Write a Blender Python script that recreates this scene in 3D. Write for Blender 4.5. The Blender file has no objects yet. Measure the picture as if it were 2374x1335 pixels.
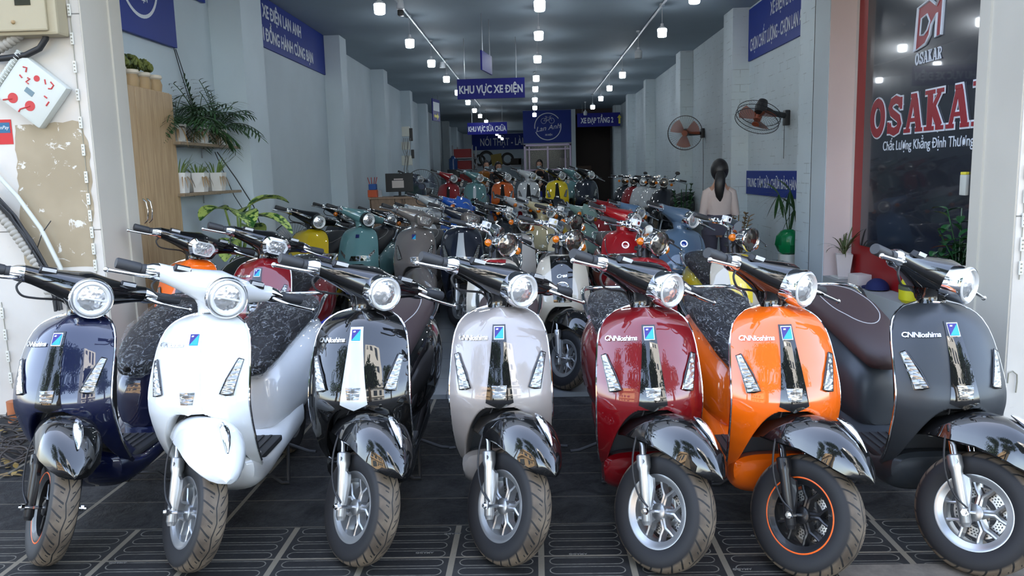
import bpy, bmesh, math, random
from math import sin, cos, pi, radians, atan2, sqrt, tan
from mathutils import Vector, Matrix
random.seed(7)
S = bpy.context.scene
C = S.collection

# ---------------------------------------------------------------- camera, sky, sun, exposure
FPX, CX, CY, CAMH = 1850.0, 1187.0, 667.5, 1.45
_V = Vector((50.0, 272.5, -FPX)).normalized()          # the room's axis (+Y) seen by the camera
_U = Vector((-.022, 1, 0)); _U -= _V*_U.dot(_V); _U.normalize()
_R = _V.cross(_U)
cam = bpy.data.cameras.new('camera'); camo = bpy.data.objects.new('camera', cam); C.objects.link(camo)
cam.sensor_width = 36; cam.lens = 36*FPX/2374; cam.clip_end = 300; cam.clip_start = .05
rot = Matrix((_R, _V, _U))                              # rows: world axes in camera space -> camera to world
camo.matrix_world = Matrix.Translation((0, 0, CAMH)) @ rot.to_4x4()
S.camera = camo

def _ray(x, y):
    d = Vector((x-CX, CY-y, -FPX)); return Vector((d.dot(_R), d.dot(_V), d.dot(_U)))
def atY(x, y, Y): r = _ray(x, y); t = Y/r.y; return Vector((r.x*t, Y, CAMH+r.z*t))
def atZ(x, y, z): r = _ray(x, y); t = (z-CAMH)/r.z; return Vector((r.x*t, r.y*t, z))
def atX(x, y, X): r = _ray(x, y); t = X/r.x; return Vector((X, r.y*t, CAMH+r.z*t))

S.view_settings.view_transform = 'Standard'; S.view_settings.look = 'None'
S.view_settings.gamma = 1; S.view_settings.exposure = 0.95
try: S.view_settings.use_curve_mapping = False
except Exception: pass
W = bpy.data.worlds.new('sky'); S.world = W; W.use_nodes = True
_n = W.node_tree; _bg = _n.nodes['Background']; _sk = _n.nodes.new('ShaderNodeTexSky')
_sk.sky_type = 'NISHITA'; _sk.sun_disc = False; _sk.sun_elevation = radians(48); _sk.sun_rotation = radians(-12)
_sk.air_density = 1.0; _sk.dust_density = 1.6; _sk.ozone_density = 1.4
_hs = _n.nodes.new('ShaderNodeHueSaturation'); _hs.inputs['Saturation'].default_value = .75
_n.links.new(_sk.outputs[0], _hs.inputs['Color']); _n.links.new(_hs.outputs[0], _bg.inputs[0]); _bg.inputs[1].default_value = 0.74
sun = bpy.data.lights.new('sun', 'SUN'); sun.energy = 8.0; sun.angle = radians(1.2); sun.color = (1, .95, .86)
suno = bpy.data.objects.new('sun', sun); C.objects.link(suno)
suno.rotation_euler = Vector((-.25, -1.0, -1.15)).to_track_quat('-Z', 'Y').to_euler()
BULB_STRENGTH = 27.0

# ---------------------------------------------------------------- node maths
class X:
    """small wrapper so that shader maths reads like maths"""
    def __init__(s, nt, o): s.nt, s.o = nt, o
    def _m(s, op, *a, clamp=False):
        n = s.nt.nodes.new('ShaderNodeMath'); n.operation = op; n.use_clamp = clamp
        for i, v in enumerate((s,)+a):
            if isinstance(v, X): s.nt.links.new(v.o, n.inputs[i])
            else: n.inputs[i].default_value = v
        return X(s.nt, n.outputs[0])
    def __add__(s, b): return s._m('ADD', b)
    def __sub__(s, b): return s._m('SUBTRACT', b)
    def __mul__(s, b): return s._m('MULTIPLY', b)
    def __truediv__(s, b): return s._m('DIVIDE', b)
    def abs(s): return s._m('ABSOLUTE')
    def lt(s, b): return s._m('LESS_THAN', b)
    def gt(s, b): return s._m('GREATER_THAN', b)
    def frac(s): return s._m('FRACT')
    def floor(s): return s._m('FLOOR')
    def mod(s, b): return s._m('FLOORED_MODULO', b)
    def max(s, b): return s._m('MAXIMUM', b)
    def min(s, b): return s._m('MINIMUM', b)
    def pow(s, b): return s._m('POWER', b)
    def sqrt(s): return s._m('SQRT')
    def atan2(s, b): return s._m('ARCTAN2', b)
    def ramp(s, a, b, lo=0., hi=1.):
        n = s.nt.nodes.new('ShaderNodeMapRange'); s.nt.links.new(s.o, n.inputs[0])
        n.inputs[1].default_value = a; n.inputs[2].default_value = b; n.inputs[3].default_value = lo; n.inputs[4].default_value = hi
        return X(s.nt, n.outputs[0])

class Mat:
    def __init__(s, name, color=(.8,.8,.8), rough=.5, metal=0., coat=0., coat_rough=.03, spec=.5, alpha=1., trans=0., emit=None, strength=0., ior=None):
        s.m = bpy.data.materials.new(name); s.m.use_nodes = True; s.nt = s.m.node_tree
        s.b = s.nt.nodes['Principled BSDF']; i = s.b.inputs
        i['Base Color'].default_value = (*color, 1); i['Roughness'].default_value = rough; i['Metallic'].default_value = metal
        i['Coat Weight'].default_value = coat; i['Coat Roughness'].default_value = coat_rough
        i['Specular IOR Level'].default_value = spec; i['Alpha'].default_value = alpha; i['Transmission Weight'].default_value = trans
        if ior: i['IOR'].default_value = ior
        if emit: i['Emission Color'].default_value = (*emit, 1); i['Emission Strength'].default_value = strength
        s.m.diffuse_color = (*color, 1)
    def set(s, inp, v):
        if isinstance(v, X): s.nt.links.new(v.o, s.b.inputs[inp])
        elif hasattr(v, 'is_output'): s.nt.links.new(v, s.b.inputs[inp])
        else: s.b.inputs[inp].default_value = v
    def coord(s, kind='Object'):
        t = s.nt.nodes.new('ShaderNodeTexCoord'); return t.outputs[kind]
    def pos(s):
        g = s.nt.nodes.new('ShaderNodeNewGeometry'); return g.outputs['Position']
    def xyz(s, v=None):
        n = s.nt.nodes.new('ShaderNodeSeparateXYZ'); s.nt.links.new(v or s.coord(), n.inputs[0])
        return [X(s.nt, o) for o in n.outputs]
    def noise(s, scale, detail=3, rough=.5, vec=None, out=0, dist=0.):
        n = s.nt.nodes.new('ShaderNodeTexNoise'); n.inputs['Scale'].default_value = scale; n.inputs['Detail'].default_value = detail
        n.inputs['Roughness'].default_value = rough; n.inputs['Distortion'].default_value = dist
        s.nt.links.new(vec or s.coord(), n.inputs['Vector']); return X(s.nt, n.outputs[out])
    def voronoi(s, scale, vec=None, feature='F1'):
        n = s.nt.nodes.new('ShaderNodeTexVoronoi'); n.inputs['Scale'].default_value = scale; n.feature = feature
        s.nt.links.new(vec or s.coord(), n.inputs['Vector']); return X(s.nt, n.outputs[0])
    def scaled(s, sc, vec=None):
        n = s.nt.nodes.new('ShaderNodeMapping'); n.inputs['Scale'].default_value = sc
        s.nt.links.new(vec or s.coord(), n.inputs['Vector']); return n.outputs[0]
    def mix(s, f, a, b):
        n = s.nt.nodes.new('ShaderNodeMix'); n.data_type = 'RGBA'
        if isinstance(f, X): s.nt.links.new(f.o, n.inputs[0])
        else: n.inputs[0].default_value = f
        for k, v in ((6, a), (7, b)):
            if isinstance(v, tuple): n.inputs[k].default_value = (*v, 1)
            else: s.nt.links.new(v, n.inputs[k])
        return n.outputs[2]
    def bump(s, h, strength=.5, dist=.01):
        n = s.nt.nodes.new('ShaderNodeBump'); n.inputs['Strength'].default_value = strength; n.inputs['Distance'].default_value = dist
        s.nt.links.new(h.o, n.inputs['Height']); s.nt.links.new(n.outputs[0], s.b.inputs['Normal']); return s

def lin(r, g, b):
    f = lambda c: (c/255/12.92 if c/255 <= .04045 else ((c/255+.055)/1.055)**2.4)
    return (f(r), f(g), f(b))
_pc = {}
def paint(name, rgb, rough=.32, metal=.0, coat=1.):
    if name not in _pc: _pc[name] = Mat(name, lin(*rgb), max(rough, .42), metal*.5, coat, .015, spec=.25).m; _pc[name].node_tree.nodes['Principled BSDF'].inputs['Coat IOR'].default_value = 1.75
    return _pc[name]

# ---------------------------------------------------------------- mesh builder
class B:
    def __init__(s): s.bm = bmesh.new(); s.mi = 0
    def v(s, p): return s.bm.verts.new(p)
    def f(s, vs):
        try: fa = s.bm.faces.new(vs); fa.material_index = s.mi; return fa
        except ValueError: return None
    def grid(s, fn, nu, nv, closeu=False, closev=False):
        g = [[s.v(fn(i/(nu if closeu else nu-1), j/(nv if closev else nv-1))) for j in range(nv)] for i in range(nu)]
        for i in range(nu if closeu else nu-1):
            for j in range(nv if closev else nv-1):
                s.f([g[i][j], g[(i+1) % nu][j], g[(i+1) % nu][(j+1) % nv], g[i][(j+1) % nv]])
        return g
    def loft(s, rings, cap=True):
        g = [[s.v(p) for p in r] for r in rings]; n = len(g[0])
        for a, b in zip(g, g[1:]):
            for j in range(n): s.f([a[j], a[(j+1) % n], b[(j+1) % n], b[j]])
        if cap: s.f(g[0][::-1]); s.f(g[-1])
        return s
    def tube(s, pts, r, n=8, cap=True):
        pts = [Vector(p) for p in pts]; rr = r if isinstance(r, (list, tuple)) else [r]*len(pts); rings = []; up = None
        for i, p in enumerate(pts):
            d = (pts[min(i+1, len(pts)-1)]-pts[max(i-1, 0)]).normalized()
            if up is None: up = d.orthogonal().normalized()
            up = (up-d*up.dot(d)); up = up.normalized() if up.length > 1e-6 else d.orthogonal().normalized()
            w = d.cross(up); rings.append([p+(up*cos(2*pi*k/n)+w*sin(2*pi*k/n))*rr[i] for k in range(n)])
        return s.loft(rings, cap)
    def cyl(s, a, b, r, r2=None, n=16): return s.tube([a, b], [r, r if r2 is None else r2], n)
    def lathe(s, prof, axis='X', n=32, o=(0, 0, 0), a0=0., a1=2*pi, M=None):
        full = abs(a1-a0-2*pi) < 1e-6; g = []; o = Vector(o)
        for k in range(n if full else n+1):
            t = a0+(a1-a0)*k/n; c, q = cos(t), sin(t); row = []
            for (h, r) in prof:
                p = Vector((h, r*c, r*q)) if axis == 'X' else (Vector((r*c, r*q, h)) if axis == 'Z' else Vector((r*q, h, r*c)))
                if M: p = M @ p
                row.append(s.v(p+o))
            g.append(row)
        for k in range(len(g) if full else len(g)-1):
            a, b = g[k], g[(k+1) % len(g)]
            for j in range(len(prof)-1): s.f([a[j], b[j], b[j+1], a[j+1]])
        return s
    def box(s, c, d, bev=0., M=None, taper=1.):
        x, y, z = (q/2 for q in d); c = Vector(c)
        ps = []
        for dz in (-1, 1):
            t = taper if dz > 0 else 1.
            for dx, dy in ((-1, -1), (1, -1), (1, 1), (-1, 1)):
                p = Vector((dx*x*t, dy*y*t, dz*z)); ps.append((M @ p if M else p)+c)
        vs = [s.v(p) for p in ps]
        fs = [s.f([vs[i] for i in q]) for q in ((3, 2, 1, 0), (4, 5, 6, 7), (0, 1, 5, 4), (1, 2, 6, 5), (2, 3, 7, 6), (3, 0, 4, 7))]
        if bev:
            es = list({e for f in fs for e in f.edges})
            r = bmesh.ops.bevel(s.bm, geom=es, offset=bev, segments=2, affect='EDGES', profile=.6)
            for f in r['faces']: f.material_index = s.mi
        return s
    def bb(s, x0, x1, y0, y1, z0, z1, bev=0.): return s.box(((x0+x1)/2, (y0+y1)/2, (z0+z1)/2), (x1-x0, y1-y0, z1-z0), bev)
    def ball(s, c, r, n=16, m=8, sc=(1, 1, 1)):
        rings = []
        for j in range(1, m):
            t = pi*j/m; rings.append([Vector(c)+Vector((sin(t)*cos(2*pi*k/n)*sc[0], sin(t)*sin(2*pi*k/n)*sc[1], cos(t)*sc[2]))*r for k in range(n)])
        g = [[s.v(p) for p in q] for q in rings]; t = s.v(Vector(c)+Vector((0, 0, r*sc[2]))); b = s.v(Vector(c)-Vector((0, 0, r*sc[2])))
        for a, q in zip(g, g[1:]):
            for k in range(n): s.f([a[k], q[k], q[(k+1) % n], a[(k+1) % n]])
        for k in range(n): s.f([t, g[0][k], g[0][(k+1) % n]]); s.f([b, g[-1][(k+1) % n], g[-1][k]])
        return s
    def prism(s, poly, h, M=None):
        """polygon in local xy, extruded along local z by h"""
        M = M or Matrix(); a = [s.v(M @ Vector((x, y, 0))) for x, y in poly]; b = [s.v(M @ Vector((x, y, h))) for x, y in poly]; n = len(poly)
        s.f(a[::-1]); s.f(b)
        for i in range(n): s.f([a[i], a[(i+1) % n], b[(i+1) % n], b[i]])
        return s
    def mesh(s, name, smooth=True, angle=38):
        bmesh.ops.recalc_face_normals(s.bm, faces=s.bm.faces[:])
        me = bpy.data.meshes.new(name); s.bm.to_mesh(me); s.bm.free()
        if smooth:
            me.polygons.foreach_set('use_smooth', [True]*len(me.polygons)); me.set_sharp_from_angle(angle=radians(angle))
        return me

def link(name, data, mats=(), parent=None, M=None):
    o = bpy.data.objects.new(name, data); C.objects.link(o)
    if mats is not None and data is not None:
        mats = mats if isinstance(mats, (list, tuple)) else [mats]
        for m in mats: data.materials.append(m)
    if parent is not None: o.parent = parent
    if M is not None: o.matrix_local = M
    return o
def obj(name, b, mats, parent=None, M=None, smooth=True, angle=38): return link(name, b.mesh(name, smooth, angle), mats, parent, M)
def tag(o, label, cat, group=None, kind=None):
    if label: o['label'] = label
    if cat: o['category'] = cat
    if group: o['group'] = group
    if kind: o['kind'] = kind
    return o
def thing(name, label, cat, loc=(0, 0, 0), rz=0, group=None):
    o = bpy.data.objects.new(name, None); C.objects.link(o); o.location = loc; o.rotation_euler = (0, 0, rz); o.empty_display_size = .1
    return tag(o, label, cat, group)
def struct(name, b, mats, smooth=False): o = obj(name, b, mats, smooth=smooth); o['kind'] = 'structure'; return o

def frame(o, x, y, z): # matrix from origin and three axes
    m = Matrix((x, y, z)).transposed().to_4x4(); m.translation = Vector(o); return m
def sring(c, hw, hh, p=2.4, n=24, axis='Y'):
    r = []
    for k in range(n):
        t = 2*pi*k/n; a, b = cos(t), sin(t)
        u = hw*math.copysign(abs(a)**(2/p), a); w = hh*math.copysign(abs(b)**(2/p), b)
        r.append(Vector((c[0]+u, c[1], c[2]+w)) if axis == 'Y' else (Vector((c[0], c[1]+u, c[2]+w)) if axis == 'X' else Vector((c[0]+u, c[1]+w, c[2]))))
    return r
def sm(pts, n=5):
    P_ = [Vector(p) for p in pts]; Q = [P_[0]*2-P_[1]]+P_+[P_[-1]*2-P_[-2]]; out = []
    for i in range(1, len(Q)-2):
        a, b_, c, d = Q[i-1:i+3]
        for k in range(n): t = k/n; out.append(((b_*2)+(c-a)*t+(a*2-b_*5+c*4-d)*t*t+(b_*3-a-c*3+d)*t**3)*.5)
    return out+[P_[-1]]
def interp(tab, x):
    if x <= tab[0][0]: return tab[0][1]
    for (a, fa), (b, fb) in zip(tab, tab[1:]):
        if x <= b: return fa+(fb-fa)*(x-a)/(b-a)
    return tab[-1][1]
def smoothtab(tab, x, h=.02): return (interp(tab, x-h)+2*interp(tab, x)+interp(tab, x+h))/4

_tc = {}
def text_mesh(s, width=None, cap=None, bold=.0, shear=0., depth=.002, space=1., name='lettering'):
    """text as a mesh, centred at x, baseline at y=0, scaled to a given width and capital height"""
    key = (s, width, cap, bold, shear, depth, space)
    if key in _tc: return _tc[key]
    def raw(body):
        cu = bpy.data.curves.new(name, 'FONT'); cu.body = body; cu.size = 1; cu.offset = bold; cu.shear = shear; cu.extrude = .02; cu.space_character = space
        cu.resolution_u = 3; cu.align_x = 'LEFT'
        t = bpy.data.objects.new('tmp', cu); C.objects.link(t); dg = bpy.context.evaluated_depsgraph_get(); dg.update()
        m = bpy.data.meshes.new_from_object(t.evaluated_get(dg)); bpy.data.objects.remove(t); bpy.data.curves.remove(cu); return m
    me = raw(s.replace('Đ', 'D'))
    if 'Đ' in s:                                            # the stroke of each barred D
        wd = [v.co.x for v in raw('D').vertices]; wd = max(wd)-min(wd); bm = bmesh.new(); bm.from_mesh(me)
        for i, ch in enumerate(s):
            if ch == 'Đ':
                x0 = max(v.co.x for v in raw(s[:i+1].replace('Đ', 'D')).vertices)-wd; q = [(x0-.10, .325), (x0+.34, .325), (x0+.34, .415), (x0-.10, .415)]
                f = [bm.verts.new((x, y, .021)) for x, y in q]; k = [bm.verts.new((x, y, -.02)) for x, y in q]; bm.faces.new(f); bm.faces.new(k[::-1])
                for j in range(4): bm.faces.new([k[j], k[(j+1) % 4], f[(j+1) % 4], f[j]])
        bm.to_mesh(me); bm.free()
    me.name = name; me.materials.clear()
    xs = [v.co.x for v in me.vertices] or [0, 1]; w = max(xs)-min(xs); mid = (max(xs)+min(xs))/2
    sx = width/w if width else 1; sy = cap/.73 if cap else sx
    for v in me.vertices: v.co = Vector(((v.co.x-mid)*sx, v.co.y*sy, v.co.z/.02*depth/2))
    _tc[key] = me; return me
def lettering(s, M, mat, parent, width=None, cap=None, name='lettering', **k):
    me = text_mesh(s, width, cap, name=name, **k)
    if len(me.materials) == 0: me.materials.append(mat)
    return link(name, me, None, parent, M)
# ---------------------------------------------------------------- common materials
def mk_chrome(name='chrome', rough=.08, col=(.86, .87, .88)): return Mat(name, col, rough, 1.).m
CHROME = mk_chrome(); SILVER = Mat('silver_alloy', lin(190, 192, 194), .33, .85).m; DARKALLOY = Mat('black_alloy', (.018, .018, .02), .38, .3, .3).m
BLACKP = paint('black_gloss', (8, 8, 9), .5); BLACKP.node_tree.nodes['Principled BSDF'].inputs['Specular IOR Level'].default_value = .1; RUBBER = Mat('grip_rubber', (.035, .036, .04), .55).m; BLACKPL = Mat('black_plastic', (.02, .02, .022), .48).m
MATBLK = Mat('satin_black', (.028, .029, .032), .45, 0, .25, .3).m
GLASSLENS = Mat('lens_reflector', (.9, .91, .92), .16, .8)
_h = GLASSLENS.voronoi(60) + GLASSLENS.noise(40, 2)*.5
GLASSLENS.bump(_h, .38, .006); GLASSLENS.set('Coat Weight', 1.0); GLASSLENS = GLASSLENS.m
LENSDARK = Mat('smoked_reflector', (.34, .30, .26), .1, .9)
LENSDARK.bump(LENSDARK.voronoi(45)+LENSDARK.noise(25, 2), .3, .006); LENSDARK.set('Coat Weight', 1.0); LENSDARK = LENSDARK.m
LAMPRING = Mat('white_ring', (.8, .81, .82), .3, .1, .8).m
AMBER = Mat('amber_lens', lin(240, 125, 10), .15, 0, 1, trans=.15); AMBER.bump(AMBER.voronoi(120), .4, .003); AMBER = AMBER.m
SIGNAL = Mat('signal_lens', (.34, .34, .33), .15, .75, 1)
_q = SIGNAL.xyz(); SIGNAL.bump(SIGNAL.voronoi(60, SIGNAL.scaled((.6, .6, 1.4))), .45, .012); SIGNAL = SIGNAL.m
SEATBLK = Mat('seat_vinyl_black', (.014, .014, .017), .5, spec=.3); SEATBLK.bump(SEATBLK.noise(900, 2), .15, .001); SEATBLK = SEATBLK.m
SEATBRN = Mat('seat_vinyl_brown', lin(66, 52, 52), .48); SEATBRN.bump(SEATBRN.noise(900, 2), .15, .001); SEATBRN = SEATBRN.m
STITCH = Mat('stitching', (.5, .48, .47), .6).m
MATMAT = Mat('ribbed_floor_mat', (.03, .031, .034), .5).m
BADGE_V, BADGE_C = Mat('badge_violet', lin(52, 44, 130), .5, 0, .15).m, Mat('badge_cyan', lin(40, 165, 215), .5, 0, .15).m
CAR = Mat('paper_tag', lin(215, 205, 200), .7).m
FILM = Mat('clear_wrap')
_h = FILM.noise(11, 5, .62, FILM.scaled((1.2, .5, 1.2)), dist=2.2); _h2 = FILM.noise(38, 3, .6, FILM.scaled((1.6, .6, 1.2)), dist=1.5)
_g = FILM.nt.nodes.new('ShaderNodeBsdfGlossy'); _g.inputs['Roughness'].default_value = .1; _g.inputs['Color'].default_value = (.9, .93, .96, 1)
_t = FILM.nt.nodes.new('ShaderNodeBsdfTransparent'); _mx = FILM.nt.nodes.new('ShaderNodeMixShader'); _bu = FILM.nt.nodes.new('ShaderNodeBump')
_bu.inputs['Strength'].default_value = 1.; _bu.inputs['Distance'].default_value = .05
FILM.nt.links.new(((_h-.5).abs()*-2.5+_h2*.12).o, _bu.inputs['Height']); FILM.nt.links.new(_bu.outputs[0], _g.inputs['Normal'])
FILM.nt.links.new(((_h-.5).abs()).ramp(0., .028, .5, .04).o, _mx.inputs[0]); FILM.nt.links.new(_t.outputs[0], _mx.inputs[1]); FILM.nt.links.new(_g.outputs[0], _mx.inputs[2])
FILM.nt.links.new(_mx.outputs[0], FILM.nt.nodes['Material Output'].inputs[0]); FILM = FILM.m
CLEAR = Mat('clear_screen', (.85, .9, .92), .05, 0, 0, alpha=.16).m
YELLOWTAPE = Mat('tape', lin(170, 200, 70), .5).m

def tyre_mat():
    m = Mat('tyre_rubber', (.03, .03, .03), .62); x, y, z = m.xyz(); r = (y*y+z*z).sqrt(); ang = z.atan2(y); ax = x.abs()
    N = 26
    ph = (ang*(N/(2*pi)) + (ax/.046).pow(1.35)*1.15 + x*9).frac()
    side = ph.lt(.17)*ax.gt(.011)*ax.lt(.047)*r.gt(.186)
    tri = ((ang*(N/(4*pi))).frac()-.5).abs()*.016-.004
    centre = (x-tri).abs().lt(.0022)*r.gt(.19)
    sip = ((ang*(N/(2*pi))+.55+ax*14).frac()).lt(.09)*ax.gt(.015)*ax.lt(.026)
    groove = side.max(centre).max(sip)
    tread = r.ramp(.192, .199)
    dust = m.noise(9, 4)
    c1 = m.mix(dust.ramp(.35, .7), lin(74, 64, 54), lin(124, 110, 93))
    c2 = m.mix(tread, (.010, .010, .012), c1); c3 = m.mix(groove, c2, (.012, .012, .012))
    m.set('Base Color', c3); m.bump(groove*-1+m.noise(160, 2)*.08, .8, .003); return m.m
TYRE = tyre_mat()
def disc_mat():
    m = Mat('brake_disc_steel', lin(170, 165, 160), .3, .9); x, y, z = m.xyz(); r = (y*y+z*z).sqrt(); a = z.atan2(y)
    u = (a*(40/(2*pi))); row = ((r-.060)/.0085).floor(); uu = (u+row*.5).frac()-.5; vv = ((r-.060)/.0085).frac()-.5
    hole = (uu*uu*1.1+vv*vv*1).lt(.09)*r.gt(.060)*r.lt(.086)*((a*(5/(2*pi))).frac().gt(.18))
    m.set('Base Color', m.mix(hole, lin(170, 165, 160), (.01, .01, .01))); m.set('Metallic', hole*-.9+.9); return m.m
DISC = disc_mat()

# ---------------------------------------------------------------- scooter shape (forward is -Y, wheel contact at the origin)
WC = Vector((0, 0, .215)); RWC = Vector((0, 1.24, .215))
AX = Vector((0, sin(radians(26)), cos(radians(26)))); AP = Vector((0, .04, .215))
def onaxis(z): return AP+AX*((z-AP.z)/AX.z)
YC = [(.17, .46), (.2, .37), (.24, .30), (.3, .225), (.36, .175), (.42, .14), (.5, .108), (.56, .092), (.60, .092), (.65, .108), (.72, .142), (.8, .187), (.86, .228), (.89, .255), (.905, .28), (.915, .31)]
WW = [(.17, .115), (.2, .142), (.24, .163), (.3, .180), (.36, .189), (.45, .196), (.55, .199), (.64, .198), (.72, .193), (.78, .187), (.82, .179), (.85, .167), (.875, .148), (.893, .118), (.905, .084), (.912, .045), (.916, .012)]
def arch(x, z):
    h = .588-.02*math.exp(-(x/.06)**2)
    if z >= h+.02: return 0.
    w = .168*(max(0., 1-((z-.10)/(h-.10))**2.6))**(1/2.4) if z > .1 else .168
    w = w if z < h else 0
    d = (w-abs(x))/.04
    return max(0., min(1., d))
def surfy(x, z, deep=True):
    w = smoothtab(WW, z, .01); u = min(1., abs(x)/max(w, .02))
    y = smoothtab(YC, z, .015)+.085*u**2.4 - .010*math.exp(-(x/.06)**2)*min(1, max(0, (z-.5)/.1))
    if deep: a = arch(x, z); y += .17*a*a*(3-2*a)
    return y
def surfn(x, z, off):
    e = .004; dx = (surfy(x+e, z, 0)-surfy(x-e, z, 0))/(2*e); dz = (surfy(x, z+e, 0)-surfy(x, z-e, 0))/(2*e)
    n = Vector((dx, -1, dz)).normalized(); return Vector((x, surfy(x, z, 0), z))+n*off
def shield():
    b = B(); zs = [.17+(.916-.17)*(k/129) for k in range(130)]
    zs += [.911, .9145]; zs = sorted(set(zs)); nx = 121
    us = [(-1+2*i/(nx-1)) for i in range(nx)]
    F = [[b.v((u*interp(WW, z), surfy(u*interp(WW, z), z), z)) for u in us] for z in zs]
    K = [[b.v((u*(interp(WW, z)-.004), surfy(u*interp(WW, z), z)+.03, z-.002)) for u in us] for z in zs]
    for j in range(len(zs)-1):
        for i in range(nx-1):
            b.f([F[j][i], F[j][i+1], F[j+1][i+1], F[j+1][i]]); b.f([K[j][i+1], K[j][i], K[j+1][i], K[j+1][i+1]])
        b.f([F[j][0], F[j+1][0], K[j+1][0], K[j][0]]); b.f([F[j+1][-1], F[j][-1], K[j][-1], K[j+1][-1]])
    for i in range(nx-1): b.f([F[-1][i], F[-1][i+1], K[-1][i+1], K[-1][i]]); b.f([F[0][i+1], F[0][i], K[0][i], K[0][i+1]])
    return b.mesh('front_shield', True, 50)
def shield_edge(r, z0=.30, off=.012):
    L = [(-interp(WW, z), z) for z in [z0+(.912-z0)*k/40 for k in range(41)]]
    pts = L+[(0, .917)]+[(-x, z) for x, z in L[::-1]]
    b = B(); b.tube([(x*1.004, surfy(x, z, 0)+off, z+(.002 if z > .9 else 0)) for x, z in pts], r, 8); return b
def patch(zt, zb, xl, xr, off=.004, thick=.008, nz=14, nx=8, taper=None):
    """plate lying on the shield between z=zb..zt, x from xl(t) to xr(t), t=0 at the top"""
    b = B(); G = []
    for lay in (off, off-thick):
        g = []
        for j in range(nz):
            t = j/(nz-1); row = []
            for i in range(nx):
                s = i/(nx-1); x = xl(t)+(xr(t)-xl(t))*s; z = zt(s)+(zb(s)-zt(s))*t; row.append(b.v(surfn(x, z, lay)))
            g.append(row)
        G.append(g)
    F, K = G
    for j in range(nz-1):
        for i in range(nx-1): b.f([F[j][i], F[j][i+1], F[j+1][i+1], F[j+1][i]]); b.f([K[j+1][i], K[j+1][i+1], K[j][i+1], K[j][i]])
        b.f([F[j][0], F[j+1][0], K[j+1][0], K[j][0]]); b.f([F[j+1][-1], F[j][-1], K[j][-1], K[j+1][-1]])
    for i in range(nx-1): b.f([F[0][i+1], F[0][i], K[0][i], K[0][i+1]]); b.f([F[-1][i], F[-1][i+1], K[-1][i+1], K[-1][i]])
    return b
def strip(wt, wb, zt, zb, off=.005, tip=.022):
    w = lambda t: wt+(wb-wt)*t**1.3
    return patch(lambda s: zt, lambda s: zb-tip*(1-abs(2*s-1)), lambda t: -w(t), lambda t: w(t), off, .009, 26, 9)
def conform(me0, cx, cz, off, rotz=0.):
    me = me0.copy(); c, s_ = cos(rotz), sin(rotz)
    for v in me.vertices:
        x = v.co.x*c-v.co.y*s_; z = v.co.x*s_+v.co.y*c; v.co = surfn(cx+x, cz+z, off+v.co.z)
    return me
def quadpatch(c, off, thick=.006, n=6):
    """c: four (x,z) corners tl, tr, br, bl"""
    b = B(); G = []
    for lay in (off, off-thick):
        g = []
        for j in range(n):
            t = j/(n-1); row = []
            for i in range(n):
                s = i/(n-1)
                x = (c[0][0]*(1-s)+c[1][0]*s)*(1-t)+(c[3][0]*(1-s)+c[2][0]*s)*t; z = (c[0][1]*(1-s)+c[1][1]*s)*(1-t)+(c[3][1]*(1-s)+c[2][1]*s)*t
                row.append(b.v(surfn(x, z, lay)))
            g.append(row)
        G.append(g)
    F, K = G
    for j in range(n-1):
        for i in range(n-1): b.f([F[j][i], F[j][i+1], F[j+1][i+1], F[j+1][i]])
        b.f([F[j][0], F[j+1][0], K[j+1][0], K[j][0]]); b.f([F[j+1][-1], F[j][-1], K[j][-1], K[j+1][-1]])
    for i in range(n-1): b.f([F[0][i+1], F[0][i], K[0][i], K[0][i+1]]); b.f([F[-1][i], F[-1][i+1], K[-1][i+1], K[-1][i]])
    return b
def tri_badge(cx, cz, w, h):
    """square badge: silver frame, violet corner, cyan corner"""
    b = B(); b2 = quadpatch([(cx-w, cz+h), (cx+w, cz+h), (cx+w, cz-h), (cx-w, cz-h)], .010, .006, 2); me = b2.bm
    w, h = w*.86, h*.86; P = lambda x, z: me.verts.new(surfn(cx+x, cz+z, .0112))
    a, c, d, e = P(-w, h), P(w, h), P(w, -h), P(-w, -h)
    f1 = me.faces.new([a, c, e]); f1.material_index = 1; f2 = me.faces.new([c, d, e]); f2.material_index = 2
    q = [P(-w*.6, h*.75), P(-w*.1, h*.75), P(-w*.2, h*.5), P(-w*.7, h*.5)]
    for v in q: v.co.y -= .0006
    me.faces.new(q).material_index = 0
    return b2
def rear_body():
    T = [(.755, .38, .07, .09), (.77, .40, .10, .125), (.80, .41, .12, .15), (.87, .43, .15, .18), (1.0, .455, .18, .2), (1.15, .48, .2, .21), (1.32, .51, .198, .19), (1.47, .55, .17, .155), (1.58, .585, .125, .11), (1.65, .61, .06, .05)]
    b = B(); b.loft([sring((0, y, z), w, h, 2.7, 32) for y, z, w, h in T]); return b
def seat(g=0.):
    T = [(.70, .585, .02, .012), (.715, .588, .05, .035), (.76, .60, .082, .055), (.86, .64, .112, .068), (1.0, .685, .134, .072), (1.18, .722, .150, .07), (1.36, .75, .156, .064), (1.48, .762, .14, .055), (1.56, .766, .105, .04), (1.59, .766, .06, .02)]
    b = B(); R = []
    for k, (y, z, w, h) in enumerate(T):
        r = sring((0, y, z), w+g, h+g, 2.6, 36)
        if g:
            r = [p+Vector((p.x, 0, p.z-z)).normalized()*(.006*sin(k*2.1+i*1.7)+.005*sin(i*.9+k*3.3)) for i, p in enumerate(r)]
        R.append(r)
    b.loft(R); return b
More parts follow.
